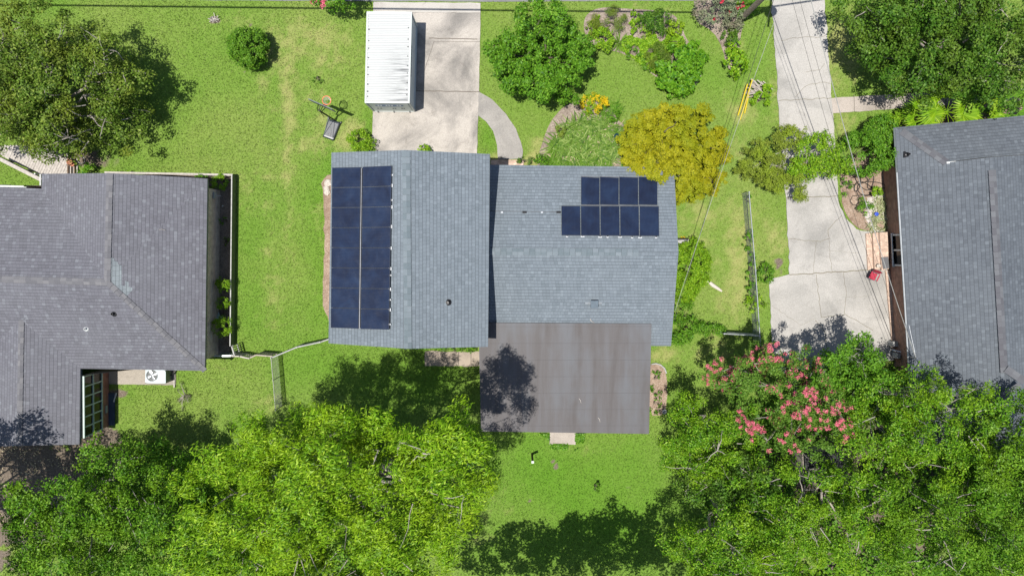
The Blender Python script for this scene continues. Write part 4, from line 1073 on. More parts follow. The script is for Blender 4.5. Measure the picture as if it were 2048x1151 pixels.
bush("asparagus_fern", "fine brownish green feathery shrub against the emerald shrub", 1318, 112, .7, .62, LF_OAK, 58, ry=.75, rz=.5, L=.10, W=.02, leaves=120, clump_r=.22)
bush("coreopsis", "yellow flowering clump at the tip of the front wall bed", 1186, 208, .4, .7, LF_LIME, 59, ry=.55, rz=.35, L=.12, W=.03, leaves=24, dens=34, clump_r=.11, blooms=(.5, YEL, dict(r=.10, n=6, L=.06, lift=.14)))
bush("rose_shrub", "grey-green rose shrub with red blooms beside the utility pole", 1433, 22, .9, 1.25, LF_GREYG, 60, ry=1.0, rz=.7, L=.12, W=.07, clump_r=.22, dens=6, leaves=30, twigs=60, blooms=(.05, RED, dict(r=.08, n=14, L=.07, lift=.15)), extra=[(1470, 30, .7, .6, .8, .5)])
bush("cypress_shrub", "blue-green upright grass behind the utility pole", 1492, 8, .7, .55, LF_EMER, 61, ry=.6, L=.35, W=.02, leaves=60, clump_r=.25)
bush("lime_shrub", "small lime shrub squeezed between rose shrub and pole", 1472, 8, .8, .4, LF_LIME, 62, L=.11)
bush("low_shrub", "small dark shrub below the rose shrub", 1460, 72, .3, .5, LF_DEEP, 63, ry=.45, L=.12)
bush("croton_shrub", "glossy yellow-green shrub alone near the woodpile", 1470, 127, .6, .66, LF_PECAN, 64, ry=.75, L=.18, W=.09, leaves=26, dens=8, extra=[(1468, 98, .4, .4, .4, .3)])
bush("vine_clump", "bright green vine growing over the dead woodpile", 1522, 197, .45, .5, LF_LIME, 65, ry=.4, rz=.3, L=.14, W=.09, extra=[(1534, 182, .4, .25, .4, .25)])
bush("round_shrub", "dense round shrub at the front corner of the right brick wall", 1730, 305, 1.3, 1.4, LF_GREEN, 66, ry=1.3, rz=1.0, L=.10, W=.065, dens=13, clump_r=.22, jag=.1, extra=[(1762, 265, 1.4, .9, .9, .9), (1772, 300, 1.4, .7, 1.0, .9)])
bush("hedge_shrub", "loose green hedge between round shrub and palms", 1815, 236, .8, .85, LF_LIME, 67, ry=.45, L=.14, W=.06, leaves=26, extra=[(1780, 240, .8, .6, .4, .6), (1850, 228, .8, .6, .5, .6)])
bush("low_vine", "trailing vine on the grass verge of the right driveway", 1685, 345, .3, .45, LF_GREEN, 68, ry=.7, rz=.2, L=.12, W=.07, leaves=14, dens=7, extra=[(1690, 375, .25, .35, .6, .2)])
bush("azalea", "small bright shrub above the pebble bed by the right wall", 1752, 381, .4, .38, LF_LIME, 69, ry=.28, L=.12)
bush("fern_shrub", "feathery green shrub in the bed by the brick steps", 1730, 414, .4, .6, LF_GREEN, 70, ry=.42, rz=.3, L=.17, W=.05, dens=7, leaves=24)
bush("mound_shrub", "large glossy lime mound against the right end of the middle house", 1380, 533, .9, 1.15, LF_LIME, 71, ry=1.5, rz=.75, L=.12, W=.05, dens=16, clump_r=.2, jag=.06, leaves=46, extra=[(1365, 575, .7, .9, .8, .6)])
bush("shade_shrub", "dark green shrub below the lime mound", 1367, 620, .6, .6, LF_BOX, 72, ry=.8, L=.13, W=.06, leaves=26)
bush("jasmine_shrub", "sprawling green shrub reaching toward the short fence", 1375, 655, .6, .9, LF_GREEN, 73, ry=.6, rz=.5, L=.14, W=.06, leaves=30, extra=[(1410, 657, .5, .9, .35, .35), (1360, 675, .5, .6, .4, .4), (1440, 661, .4, .4, .25, .3)])
bush("fence_shrub", "round green bush right of the long wire fence", 1531, 545, .6, .48, LF_GREEN, 74, ry=.55, L=.10, dens=12)
for i, (q, y, r, ry, lab) in enumerate(((1497, 480, .35, .55, "vine tuft on the upper part of the wire fence"), (1502, 540, .28, 1.2, "thin dark vine along the middle of the wire fence"),
                                   (1513, 607, .55, .62, "thick bright vine swallowing the wire fence near its lower end"), (1496, 398, .14, .3, "small sprig of vine at the top end of the wire fence"), (1503, 580, .3, .5, "shaded vine below the middle of the wire fence"))):
    bush("fence_vine", lab, q, y, .5, r, LF_GREEN if i != 2 else LF_LIME, 75 + i, ry=ry, rz=.45, L=.13, W=.07, leaves=18, dens=7, group="vines along the wire fence")
bush("pot_plant", "green shrub at the foot of the front porch ramp", 172, 340, .5, .5, LF_EMER, 81, ry=.35, L=.15, W=.07, leaves=20)
bush("ivy_clump", "yellow-green creeper on the front bed wall of the left house", 247, 346, .3, .35, LF_LIME, 82, ry=.16, rz=.2, L=.12, W=.06, leaves=16)
bush("weed_clump", "small dark weed on the front lawn above the basketball hoop", 637, 160, .12, .32, LF_DEEP, 83, ry=.18, rz=.12, L=.14, W=.06, leaves=10, dens=8)
bush("sapling", "tiny dark sapling in the middle of the back lawn", 1191, 974, .5, .24, LF_BOX, 84, ry=.24, L=.1, dens=14)
bush("edge_plant", "green plant at the foot of the front wall beside the brick steps", 1050, 322, .4, .4, LF_DEEP, 85, ry=.3, rz=.3, L=.14, W=.05, leaves=18, dens=7)
bush("wall_plant", "row of low plants under the back eave of the garage", 905, 696, .3, .9, LF_GREEN, 86, ry=.14, rz=.25, L=.12, W=.06, leaves=22, extra=[(945, 697, .3, .4, .14, .2), (840, 697, .3, .4, .1, .2)])
bush("dry_bush", "grey half-dead bush on the grass below the air conditioner", 368, 790, .15, .42, LF_GREYG, 87, ry=.7, rz=.15, L=.12, W=.03, leaves=22, dens=8, twigs=40, bark=BARKP)
for i, (q, y, r, ry, lab) in enumerate(((1310, 800, .4, .9, "leafy ground plant beside the flat brown roof"), (1312, 752, .35, .5, "sparse low plant at the upper end of the small side bed"))):
    bush("bed_plant", lab, q, y, .15, r, LF_GREEN, 90 + i, ry=ry, rz=.2, L=.13, W=.07, leaves=16 - 8 * i, dens=7)

for i, (nm, lab, q, y, r, ry, mt, L) in enumerate((
        ("bedding_plant", "lime plant between the yellow-green sprawler and the dark low shrub in the island bed", 1288, 62, .4, .35, LF_LIME, .11),
        ("bedding_plant", "green plant at the lower edge of the island bed below the yucca", 1262, 108, .42, .35, LF_GREEN, .12),
        ("bedding_plant", "mid-green plant on the lower slope of the island bed beside the brown feathery shrub", 1295, 128, .45, .35, LF_GREEN, .11),
        ("bedding_plant", "scrubby plant at the far left tip of the island bed", 1182, 58, .3, .5, LF_OAK, .1),
        ("bedding_plant", "yellow-green plant above the emerald shrub in the island bed", 1352, 84, .5, .35, LF_LIME, .12),
        ("bedding_plant", "olive weed on the bare mulch left of the daylilies", 1118, 262, .35, .3, LF_OAK, .14),
        ("bedding_plant", "green weed between the yellow flowers and the golden tree", 1222, 232, .45, .3, LF_GREEN, .13),
        ("bedding_plant", "leafy plant hugging the front wall between steps and daylilies", 1088, 318, .5, .25, LF_GREEN, .12))):
    bush(nm, lab, q, y, .3, r, mt, 130 + i, ry=ry, rz=.28, L=L, W=L * .5, leaves=24, dens=9, group="small plants in the front beds")
def ground_cover(name, label, polys, mat, seed, n, L, W, h=.15, kind='stuff', arch=False):
    g = np.random.default_rng(seed); V = []
    for poly, share in polys:
        pts = np.array([[P(*q).x, P(*q).y] for q in poly]); lo, hi = pts.min(0), pts.max(0); k = int(n * share)
        p = g.uniform(lo, hi, (k * 4, 2)); p = p[inpoly(p[:, 0], p[:, 1], pts)][:k]
        p = p[vnoise(p[:, 0], p[:, 1], .5, seed) > .33]
        V.append(p)
    p = np.concatenate(V); k = len(p)
    a = g.uniform(0, 2 * np.pi, k); t = np.stack([np.cos(a), np.sin(a)], 1); s = np.stack([-t[:, 1], t[:, 0]], 1)
    l = L * g.uniform(.5, 1.2, k)[:, None]; w = W * g.uniform(.7, 1.2, k)[:, None]; z = g.uniform(.04, h, k)[:, None]
    if arch:      # long strap leaf: rises, bends over
        pts = [(p, np.full((k, 1), .03)), (p + t * l * .35, z), (p + t * l * .75, z * .9), (p + t * l, z * .35)]
        wid = [.6, 1, .8, .05]
        v = np.empty((k, 8, 3))
        for i, ((q, zz), ww) in enumerate(zip(pts, wid)):
            v[:, i] = np.concatenate([q - s * w * ww / 2, zz], 1); v[:, 7 - i] = np.concatenate([q + s * w * ww / 2, zz + .004], 1)
        idx = np.arange(k)[:, None] * 8
        f = np.concatenate([idx + np.array([[i, i + 1, 6 - i, 7 - i]]) for i in range(3)], 0)
        v = v.reshape(-1, 3)
    else:
        v = np.empty((k, 4, 3)); dz = g.normal(0, .55, (k, 1)) * l
        v[:, 0] = np.concatenate([p - t * l / 2, z - dz * .5], 1); v[:, 2] = np.concatenate([p + t * l / 2, z + dz * .5], 1)
        v[:, 1] = np.concatenate([p + s * w / 2, z + .01], 1); v[:, 3] = np.concatenate([p - s * w / 2, z + .01], 1)
        v[:, :, 2] = np.maximum(v[:, :, 2], .035)
        f = np.arange(k * 4).reshape(-1, 4); v = v.reshape(-1, 3)
    o = np_obj(name, v, f, mat)
    return tag(o, label, kind=kind)
ground_cover("ground_cover", "lime green ground cover spreading through the island bed", [([(1245, 75), (1300, 70), (1350, 75), (1365, 100), (1330, 110), (1310, 150), (1290, 138), (1240, 100)], .7), ([(1330, 60), (1372, 80), (1370, 100), (1330, 90)], .15), ([(1180, 45), (1200, 30), (1190, 90), (1175, 80)], .05)], LF_LIME, 101, 7600, .13, .08, .3)
LF_LILY = m_leaf("leaf_lily", (.04, .10, .012), (.11, .20, .025), (.26, .34, .10), .45, .3, k=1.0)
LF_STRAW = m_leaf("leaf_straw", (.30, .25, .13), (.42, .36, .22), (.55, .48, .34), .6, .2, k=1.0)
ground_cover("daylilies", "tangle of long strap-leaved daylilies in the front wall bed", [([(1125, 262), (1160, 240), (1200, 235), (1235, 255), (1245, 300), (1240, 325), (1120, 325), (1100, 300)], 1)], LF_LILY, 102, 1700, .85, .052, .4, arch=True)
ground_cover("dry_lily_leaves", "withered straw-coloured leaves lying among the daylilies", [([(1110, 255), (1240, 250), (1240, 325), (1095, 325)], 1)], LF_STRAW, 103, 320, .7, .04, .2, arch=True)
ground_cover("border_grass", "dark green border grass hugging the front wall", [([(1080, 318), (1250, 316), (1250, 345), (1080, 345)], 1), ([(1095, 285), (1125, 280), (1120, 325), (1085, 325)], .4)], LF_BOX, 104, 2200, .3, .02, .25, arch=True)
ground_cover("bed_grass", "thin green grass edging the right of the front wall bed", [([(1190, 215), (1235, 205), (1270, 245), (1270, 330), (1235, 300), (1225, 250)], 1)], LF_GREEN, 109, 1500, .32, .022, .25, arch=True)
ground_cover("creeper", "leafy creeper around the small back slab", [([(1150, 866), (1190, 866), (1180, 880), (1160, 890), (1152, 900), (1100, 896), (1100, 887), (1150, 886)], 1), ([(1078, 866), (1099, 866), (1098, 880)], .1)], LF_GREEN, 105, 900, .13, .09, .15)
ground_cover("iris_leaves", "pale spiky leaves lying over the pebble bed at the right wall", [([(1748, 395), (1774, 390), (1776, 462), (1735, 462), (1745, 430)], 1)], m_leaf("leaf_iris", (.16, .2, .08), (.27, .30, .15), (.42, .43, .28), .5, .25, k=1.0), 106, 330, .5, .035, .3, arch=True)
ground_cover("pebbles", "whitish pebbles and straw in the bed by the brick steps", [([(1735, 395), (1772, 385), (1775, 462), (1740, 460), (1728, 430)], 1)], m_leaf("pebble_white", (.42, .38, .35), (.52, .48, .45), (.62, .58, .55), .8, 0, k=.9), 107, 2200, .09, .06, .06)
ground_cover("fallen_leaves", "dry leaf litter on the shaded soil at the bottom left", [([(-20, 890), (160, 890), (230, 930), (60, 1050), (-20, 1060)], 1)], LF_STRAW, 108, 900, .12, .07, .06)

ground_cover("undergrowth", "dark leafy undergrowth below the trees at the bottom right", [([(1390, 860), (1480, 800), (1780, 730), (2080, 800), (2080, 1180), (1400, 1180)], 1)], LF_BOX, 110, 20000, .3, .16, 1.4)
ground_cover("undergrowth", "dark leafy undergrowth below the pecan and the bottom left trees", [([(180, 960), (420, 900), (820, 860), (860, 1180), (100, 1180)], 1)], LF_BOX, 111, 9000, .3, .16, 1.0)
sd = thing("garden_shed", "dark low shed roof glimpsed in a gap under the bottom right trees", "shed", P(1652, 932))
mb = MB(); q = [P(1610, 965, 2.1), P(1695, 965, 2.1), P(1695, 905, 2.4), P(1610, 905, 2.4)]; mb.hexa([p - Vector((0, 0, .08)) for p in q], q); mb.build("roof", m_plain("tar_felt", (.03, .03, .032), .85, 0, .3, 6), sd)
mb = MB(); q2 = [Vector((p.x * .985 + q[0].x * .015, p.y, 0)) for p in q]; mb.hexa([p for p in q2], [Vector((p.x, p.y, 2.0)) for p in q2]); mb.build("wall", WOODW, sd)
def rosette(label, px, py, n, R_, seed, mat):
    r = random.Random(seed); c = P(px, py); th = thing("yucca", label, "yucca", c)
    for k in range(n):
        a = r.uniform(0, 6.283); e = r.uniform(.15, 1.1); d = Vector((math.cos(a) * math.cos(e), math.sin(a) * math.cos(e), math.sin(e))); s_ = Vector((-math.sin(a), math.cos(a), 0)) * .03
        l = R_ * r.uniform(.7, 1.1); m_ = c + d * l * .6 + Vector((0, 0, .05)); t_ = c + d * l - Vector((0, 0, .1 * l))
        mb = MB(); mb.face([c - s_ * .6, m_ - s_, m_ + s_, c + s_ * .6]); mb.face([m_ - s_, t_, m_ + s_]); mb.build("leaf", mat, th, uv=False)
def fan_palm(label, px, py, z, n, R, seed, mat, group):
    r = random.Random(seed); c = P(px, py, z); base = P(px - (px - 1012) * z / 40, py - (py - 492) * z / 40)
    th = thing("fan_palm", label, "palm", base, group)
    mb = MB(); mb.tube([base, Vector((c.x, c.y, z - .1))], [.14, .1], 8); mb.build("trunk", BARK, th, uv=False)
    for k in range(n):
        a = 2 * math.pi * k / n + r.uniform(-.25, .25); el = r.uniform(.1, .6)
        d = Vector((math.cos(a) * math.cos(el), math.sin(a) * math.cos(el), math.sin(el)))
        h = c + d * R * .42
        mb = MB(); mb.tube([c, c + d * R * .25 + Vector((0, 0, .05)), h], [.018, .015, .012], 5, 0)
        side = d.cross(Vector((0, 0, 1))).normalized()
        for j in range(-7, 8):
            t = j / 7 * 1.25; q = (d * math.cos(t) + side * math.sin(t)).normalized(); l = R * .62 * (1 - .12 * abs(t)) * r.uniform(.9, 1.08)
            s = Vector((0, 0, 1)).cross(q).normalized() * R * .034
            tip = h + q * l - Vector((0, 0, .3 * l)); mid = h + q * l * .55 + Vector((0, 0, .015))
            mb.face([h, mid - s + Vector((0, 0, -.02)), tip, mid], 0); mb.face([h, mid, tip, mid + s + Vector((0, 0, -.02))], 0)
        mb.build("frond", mat, th, uv=False)
    return th
GP = "fan palms along the right house's front wall"
fan_palm("largest yellow-green fan palm at the front wall of the right house", 1893, 224, 1.5, 11, 1.95, 1, LF_PECAN, GP)
fan_palm("smaller fan palm half under the eave, left of the largest palm", 1842, 236, 1.2, 10, 1.4, 2, LF_PECAN, GP)
fan_palm("broad fan palm right of the largest one, its fronds over the roof edge", 1948, 224, 1.5, 10, 1.7, 3, LF_PECAN, GP)
fan_palm("dark spiky palm beside the bend of the pinkish walkway", 1978, 203, .9, 12, 1.0, 4, LF_GREEN, GP)
fan_palm("dark spiky palm at the far right end of the front wall", 2020, 213, .9, 12, 1.3, 5, LF_GREEN, GP)
rosette("small yucca rosette with pale straw leaves in the island bed", 1238, 86, 34, .75, 6, LF_LILY)

# ------------------------------------------------------------------ things in the front gardens
# storage container
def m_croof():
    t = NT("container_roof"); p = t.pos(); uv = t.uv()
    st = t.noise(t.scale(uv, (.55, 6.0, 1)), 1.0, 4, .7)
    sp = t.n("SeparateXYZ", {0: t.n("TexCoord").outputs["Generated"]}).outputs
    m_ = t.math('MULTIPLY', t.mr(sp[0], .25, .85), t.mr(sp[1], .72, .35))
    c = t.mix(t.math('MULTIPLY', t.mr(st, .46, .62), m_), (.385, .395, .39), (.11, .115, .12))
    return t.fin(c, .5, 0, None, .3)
CW = m_plain("container_white", (.42, .45, .435), .45, 0, .08, 2)
CS = m_plain("container_side", (.46, .52, .56), .45, 0, .1, 2)
CGR = m_plain("container_blue", (.10, .19, .33), .5, 0, .2, 8)
CTX = m_plain("container_lettering", (.62, .66, .68), .5)
CDK = m_plain("container_seal", (.03, .035, .04), .6)
hz = 2.44
kA, kB, kC, kD = P(733.5, 23.5, hz), P(824, 24.5, hz), P(819, 206.5, hz), P(729.5, 206, hz)
ct = thing("storage_container", "long white storage container with ribbed roof standing on the driveway", "container", Vector((kA.x + kC.x, kA.y + kC.y, 0)) / 2 + Vector((0, 0, .05)))
ex, ey = (kC - kD), (kA - kD)
LX, LY = ex.length, ey.length; ex, ey = ex / LX, ey / LY
Kp = lambda u, v, z: kD + ex * u + ey * v + Vector((0, 0, z - hz))
mb = MB(); i_ = .05
mb.hexa([Kp(i_, i_, .1), Kp(LX - i_, i_, .1), Kp(LX - i_, LY - i_, .1), Kp(i_, LY - i_, .1)], [Kp(i_, i_, hz - .05), Kp(LX - i_, i_, hz - .05), Kp(LX - i_, LY - i_, hz - .05), Kp(i_, LY - i_, hz - .05)])
mb.build("body", CS, ct)
mb = MB(); nr = 26
for k in range(nr):
    v0, v1 = .06 + (LY - .12) * k / nr, .06 + (LY - .12) * (k + 1) / nr; h = .03; a, b, c_, d_ = v0, v0 + (v1 - v0) * .35, v0 + (v1 - v0) * .5, v0 + (v1 - v0) * .85
    for x0, y0, x1, y1 in ((a, 0, b, 0), (b, 0, c_, h), (c_, h, d_, h), (d_, h, v1, 0)):
        mb.face([Kp(.08, x0, hz - .03 + y0), Kp(LX - .08, x0, hz - .03 + y0), Kp(LX - .08, x1, hz - .03 + y1), Kp(.08, x1, hz - .03 + y1)])
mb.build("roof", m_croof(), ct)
mb = MB()
for p, q in ((Kp(.04, 0, hz - .03), Kp(.04, LY, hz - .03)), (Kp(LX - .04, 0, hz - .03), Kp(LX - .04, LY, hz - .03)), (Kp(.08, .04, hz - .03), Kp(LX - .08, .04, hz - .03)), (Kp(.08, LY - .04, hz - .03), Kp(LX - .08, LY - .04, hz - .03)),
             (Kp(.04, 0, .13), Kp(.04, LY, .13)), (Kp(LX - .04, 0, .13), Kp(LX - .04, LY, .13)), (Kp(.08, .03, .13), Kp(LX - .08, .03, .13))):
    mb.beam(p, q, .09, .08)
for u in (.04, LX - .04):
    for v in (.04, LY - .04): mb.beam(Kp(u, v, .08), Kp(u, v, hz - .05), .085, .085)
mb.build("edge_frame", CW, ct)
mb = MB()
for v in (.35, .62, 1.0, 1.5, 1.9, 2.4, 2.9, 3.3, 3.9):
    mb.box(Kp(.14, v, hz + .005), (.06, .05, .02)); mb.box(Kp(LX - .16, v + .1, hz + .005), (.05, .05, .02))
mb.build("roof_fixings", CDK, ct)
mb = MB(); mb.hexa([Kp(.14, .012, .2), Kp(LX - .14, .012, .2), Kp(LX - .14, .05, .2), Kp(.14, .05, .2)], [Kp(.14, .012, 2.3), Kp(LX - .14, .012, 2.3), Kp(LX - .14, .05, 2.3), Kp(.14, .05, 2.3)])
dr = mb.build("door", m_plain("door_grey_green", (.50, .56, .52), .5, 0, .12, 3), ct)
mb = MB(); zc, w_, h_ = 1.75, .78, .27
for k in range(16):
    a0, a1 = 2 * math.pi * k / 16, 2 * math.pi * (k + 1) / 16
    e = lambda a, y: Kp(LX / 2 + math.copysign(w_ - h_, math.cos(a)) * (abs(math.cos(a)) > .05) + h_ * math.cos(a), y, zc + h_ * math.sin(a))
    mb.face([Kp(LX / 2, .004, zc), e(a0, .004), e(a1, .004)])
for k in range(9):
    if k in (2, 6): continue
    u = LX / 2 - .6 + k * .15; mb.box(Kp(u, .0, zc), (.10, .004, .22 if k % 2 else .3), 0, 1)
mb.build("sign", [CGR, CTX], dr)
mb = MB()
for u in (.3, LX / 2, LX - .3): mb.box(Kp(u, -.02, .16), (.05, .09, .1))
for u in (.45, .62, LX / 2 + .1, LX / 2 + .22, LX - .62, LX - .5): mb.box(Kp(u, .0, 1.0), (.07, .02, .1))
mb.build("latch", CDK, dr)
mb = MB()
for k in range(9): mb.box(Kp(LX - .045, 3.25 - k * .19 - .1, 1.95), (.012, .14, .34 if k % 3 else .42))
mb.build("side_lettering", m_plain("lettering_blue", (.05, .13, .17), .5), ct)

# basketball hoop
bb0, bb1 = P(620, 200.4, 2.45), P(668, 221, 2.45)
rimc = P(653.2, 200.8, 2.1)
ptop, pfoot = P(639, 221.5, 2.25), P(668.5, 240, .2)
bq = [P(*q, .1) for q in ((657.3, 237.7), (681.9, 245.2), (667.5, 281.5), (645.4, 273.3))]
hp_ = thing("basketball_hoop", "portable basketball hoop with black base and orange rim on the front lawn", "basketball hoop", Vector((sum(p.x for p in bq) / 4, sum(p.y for p in bq) / 4, 0)))
ctr = sum(bq, Vector()) / 4
mb = MB(); rb = []
for sc_, z in ((1.0, 0), (1.02, .06), (1.0, .13), (.9, .19), (.78, .2)):
    ring = []
    for k in range(4):
        a, b, c_ = bq[k - 1], bq[k], bq[(k + 1) % 4]
        for t in (.12, .05, 0): ring.append(b + ((a - b) * t if t else (a - b) * .03 + (c_ - b) * .03))
        for t in (.05, .12): ring.append(b + (c_ - b) * t)
    rb.append([Vector((ctr.x + (p.x - ctr.x) * sc_, ctr.y + (p.y - ctr.y) * sc_, z)) for p in ring])
n = len(rb[0])
for r0_, r1_ in zip(rb[:-1], rb[1:]): mb.quads(r0_ + r1_, [(k, (k + 1) % n, n + (k + 1) % n, n + k) for k in range(n)])
mb.face(rb[-1])
q = sum(bq[2:], Vector()) / 2 * .55 + ctr * .45
base_o = mb.build("base", m_plain("base_plastic", (.022, .028, .038), .3, 0, .2, 3, .5), hp_, smooth=False)
mb = MB(); mb.lathe(Vector((q.x, q.y, .2)), [(.1, -.01), (.1, .03), (.075, .03), (.07, .012), (0, .012)], 16); mb.build("fill_cap", BLACK, base_o)
mb = MB(); mb.tube([pfoot - Vector((0, 0, .05)), ptop], .045, 8); mb.build("pole", BLACKM, hp_)
bn = Vector((-(bb1 - bb0).y, (bb1 - bb0).x, 0)).normalized()
mb = MB()
mb.hexa([bb0 - bn * .02 + Vector((0, 0, -.45)), bb1 - bn * .02 + Vector((0, 0, -.45)), bb1 + bn * .02 + Vector((0, 0, -.45)), bb0 + bn * .02 + Vector((0, 0, -.45))],
        [bb0 - bn * .02 + Vector((0, 0, .35)), bb1 - bn * .02 + Vector((0, 0, .35)), bb1 + bn * .02 + Vector((0, 0, .35)), bb0 + bn * .02 + Vector((0, 0, .35))])
mb.build("backboard", m_plain("board_grey", (.07, .085, .11), .35, 0, .1), hp_)
bm_ = (bb0 + bb1) / 2; bt = (bb1 - bb0).normalized()
mb = MB()
for s in (-.16, .12):
    for z0_, z1_ in ((-.28, -.15), (.2, .05)):
        mb.tube([bm_ + bt * s + Vector((0, 0, z0_)) - bn * .02, ptop + bt * s * .6 + Vector((0, 0, z1_))], .022, 6)
mb.tube([ptop + bt * -.1, ptop + bt * .1], .03, 6); mb.tube([ptop + Vector((0, 0, .02)), P(648, 234, 1.3)], .018, 5)
mb.build("support_arms", BLACKM, hp_)
ORG = m_plain("rim_orange", (.62, .16, .07), .45)
mb = MB(); mb.ring(rimc, .235, .022, 28, 6); mb.box(rimc - bn * .27 + Vector((0, 0, -.03)), (.18, .1, .1), math.atan2(bt.y, bt.x)); rim = mb.build("rim", ORG, hp_)
mb = MB(); nn_ = 10
for k in range(nn_):
    a = 2 * math.pi * k / nn_
    for sg in (1, -1):
        pts = []
        for j in range(5):
            t = j / 4; rr = .225 - .10 * t ** .7; aa = a + sg * t * 1.1
            pts.append(rimc + Vector((rr * math.cos(aa), rr * math.sin(aa), -.42 * t)))
        mb.tube(pts, .009, 4, cap=False)
mb.build("net", m_plain("net_white", (.7, .7, .66), .8), rim)
mb = MB()
for s0, s1 in ((bq[2], .3), (bq[3], -.3)):
    e = s0 * .8 + ctr * .2
    mb.tube([pfoot + (ptop - pfoot) * .42, Vector((e.x, e.y, .19))], .014, 5)
mb.build("brace", GALV, hp_)
mb = MB()
for e in (bq[0], bq[1]): mb.tube([e + bt * -.03 - Vector((0, 0, .02)), e + bt * .03 - Vector((0, 0, .02))], .07, 10)
mb.build("wheel", BLACK, hp_)

# utility pole, transformer, crossarm, cables
pb = P(1478, 42); PT = pb + Vector((0, 0, 9.3))
up_ = thing("utility_pole", "brown wooden utility pole leaning into view at the top edge beside the right driveway", "utility pole", pb)
mb = MB(); mb.tube([pb - Vector((0, 0, .2)), pb + Vector((0, 0, 4)), PT], [.17, .15, .12], 14); mb.build("post", POLEW, up_)
mb = MB(); mb.beam(PT + Vector((-.1, -1.1, -.35)), PT + Vector((.1, 1.1, -.35)), .1, .12); mb.build("crossarm", POLEW, up_)
mb = MB(); tc = pb + Vector((.42, -.1, 6.5)); mb.lathe(tc, [(0, 0), (.26, 0), (.28, .05), (.28, .9), (.22, .98), (0, 1.0)], 18); mb.tube([tc + Vector((-.2, 0, .5)), tc + Vector((-.45, .1, .5))], .05, 6); mb.build("transformer", GALV, up_)
def cable(label, pts, r, mat, group=None, sag=0.0, n=14):
    out = []
    for a, b in zip(pts[:-1], pts[1:]):
        for k in range(n): t = k / n; out.append(a.lerp(b, t) - Vector((0, 0, sag * 4 * t * (1 - t))))
    out.append(pts[-1])
    mb = MB(); mb.tube(out, r, 6)
    return tag(mb.build("cable", mat, None, out[0], uv=False), label, "cable", group)
at = lambda sx_, sy_, z: P(sx_, sy_, 0) - Vector((SUN_X, SUN_Y, 0)) * z + Vector((0, 0, z))
lp = PT + Vector((0, 0, -.1))
cable("heavy overhead cable running left from the pole, its straight shadow crossing the front lawns", [at(-900, -1, 8.6), at(0, 9.5, 8.9), at(940, 20.5, 9.0), at(1388, 25, 9.0), lp], .05, CABLE)
cable("heavy overhead cable running right from the pole, its shadow crossing the right driveway", [lp, at(1640, 0, 9.2), at(2600, -190, 9.2)], .05, CABLE)
pS = pb + Vector((.1, -.1, 7.0))
cable("pale service cable from the pole to the right end of the middle house roof", [pS, P(1350, 622, 3.1)], .010, CABLEG, None, .35)
cable("thin dark telephone wire running beside the pale service cable to the middle house", [pS + Vector((-.2, 0, -.9)), P(1349, 640, 3.0)], .012, CABLE, None, .3)
tB_ = P(1832, 716, 3.35)
cable("thick twisted service cable from the pole to the right house's roof edge", [pS + Vector((.2, 0, .8)), tB_], .02, CABLEG, None, .5)
cable("middle thin wire of those from the pole over the right driveway", [pS + Vector((.15, .1, -.2)), P(1822, 716, 3.0)], .008, CABLE, None, .45)
cable("lowest thin wire of those from the pole over the right driveway", [pS + Vector((.1, .1, -.8)), P(1800, 700, 2.3)], .008, CABLE, None, .45)
mb = MB(); q = P(1832, 716, 3.35); mb.tube([q + Vector((0, 0, -.5)), q + Vector((0, 0, .1))], .04, 8); mb.tube([q, P(1818, 650, 2.9)], .012, 5)
tag(mb.build("service_mast", GALV, None, q - Vector((0, 0, .5))), "short grey service mast on the right roof where the cables end", "mast")

# ------------------------------------------------------------------ fences
def wire_fence(label, pts, h, name="wire_fence", cell=.16, posts=2.4, rail_r=.03, wire=.0035, mat=GALV, group=None, top=True):
    th = thing(name, label, "fence", pts[0], group)
    mp, mr_, mw = [], MB(), MB(); Z = Vector((0, 0, h))
    for a, b in zip(pts[:-1], pts[1:]):
        L = (b - a).length; n = max(1, round(L / posts)); d = (b - a) / L
        for k in range(n): mp.append(a + (b - a) * (k / n))
        if top: mr_.tube([a + Z, b + Z], rail_r, 6)
        m_ = int((L + h) / cell)
        for k in range(m_):
            for sg in (0, 1):
                s = k * cell; x0, z0_, x1, z1_ = s - h, 0, s, h
                if x0 < 0: z0_ = -x0; x0 = 0
                if x1 > L: z1_ = h - (x1 - L); x1 = L
                if z1_ - z0_ < .02: continue
                u0, u1 = (x0, x1) if not sg else (L - x0, L - x1)
                mw.tube([a + d * u0 + Vector((0, 0, z0_ + .02)), a + d * u1 + Vector((0, 0, z1_))], wire, 3, cap=False)
    mp.append(pts[-1])
    if top: mr_.build("rail", mat, th, uv=False)
    mw.build("wire_mesh", mat, th, uv=False)
    for p in mp:
        mb = MB(); mb.tube([p - Vector((0, 0, .05)), p + Z + Vector((0, 0, .06))], rail_r * 1.25, 8); mb.build("post", mat, th, uv=False)
    return th
grd = lambda px, py, z: Vector((P(px, py, z).x, P(px, py, z).y, 0))
wire_fence("long galvanised wire fence along the left edge of the right driveway, vines on it", [grd(1498, 384, 1.15), grd(1511, 540, 1.15), grd(1521, 690, 1.15)], 1.15, wire=.004, cell=.11)
wire_fence("short galvanised wire fence running left from the end of the long one", [grd(1448, 667, 1.1), grd(1518, 671, 1.1)], 1.1, wire=.006, cell=.1)
wire_fence("white-topped wire fence slanting from the wooden gate to the garage corner", [grd(543, 715, 1.1), grd(593, 694, 1.1), grd(640, 684, 1.1), grd(660, 677, 1.1)], 1.1, mat=GREYWHITE, rail_r=.04, wire=.004)
wire_fence("see-through wire fence running from the gate corner down into the pecan tree", [grd(542, 716, 1.2), grd(546, 760, 1.2), grd(551, 820, 1.2)], 1.2, mat=m_plain('old_wire', (.25, .26, .22), .6, .1), rail_r=.022, wire=.005, cell=.11)
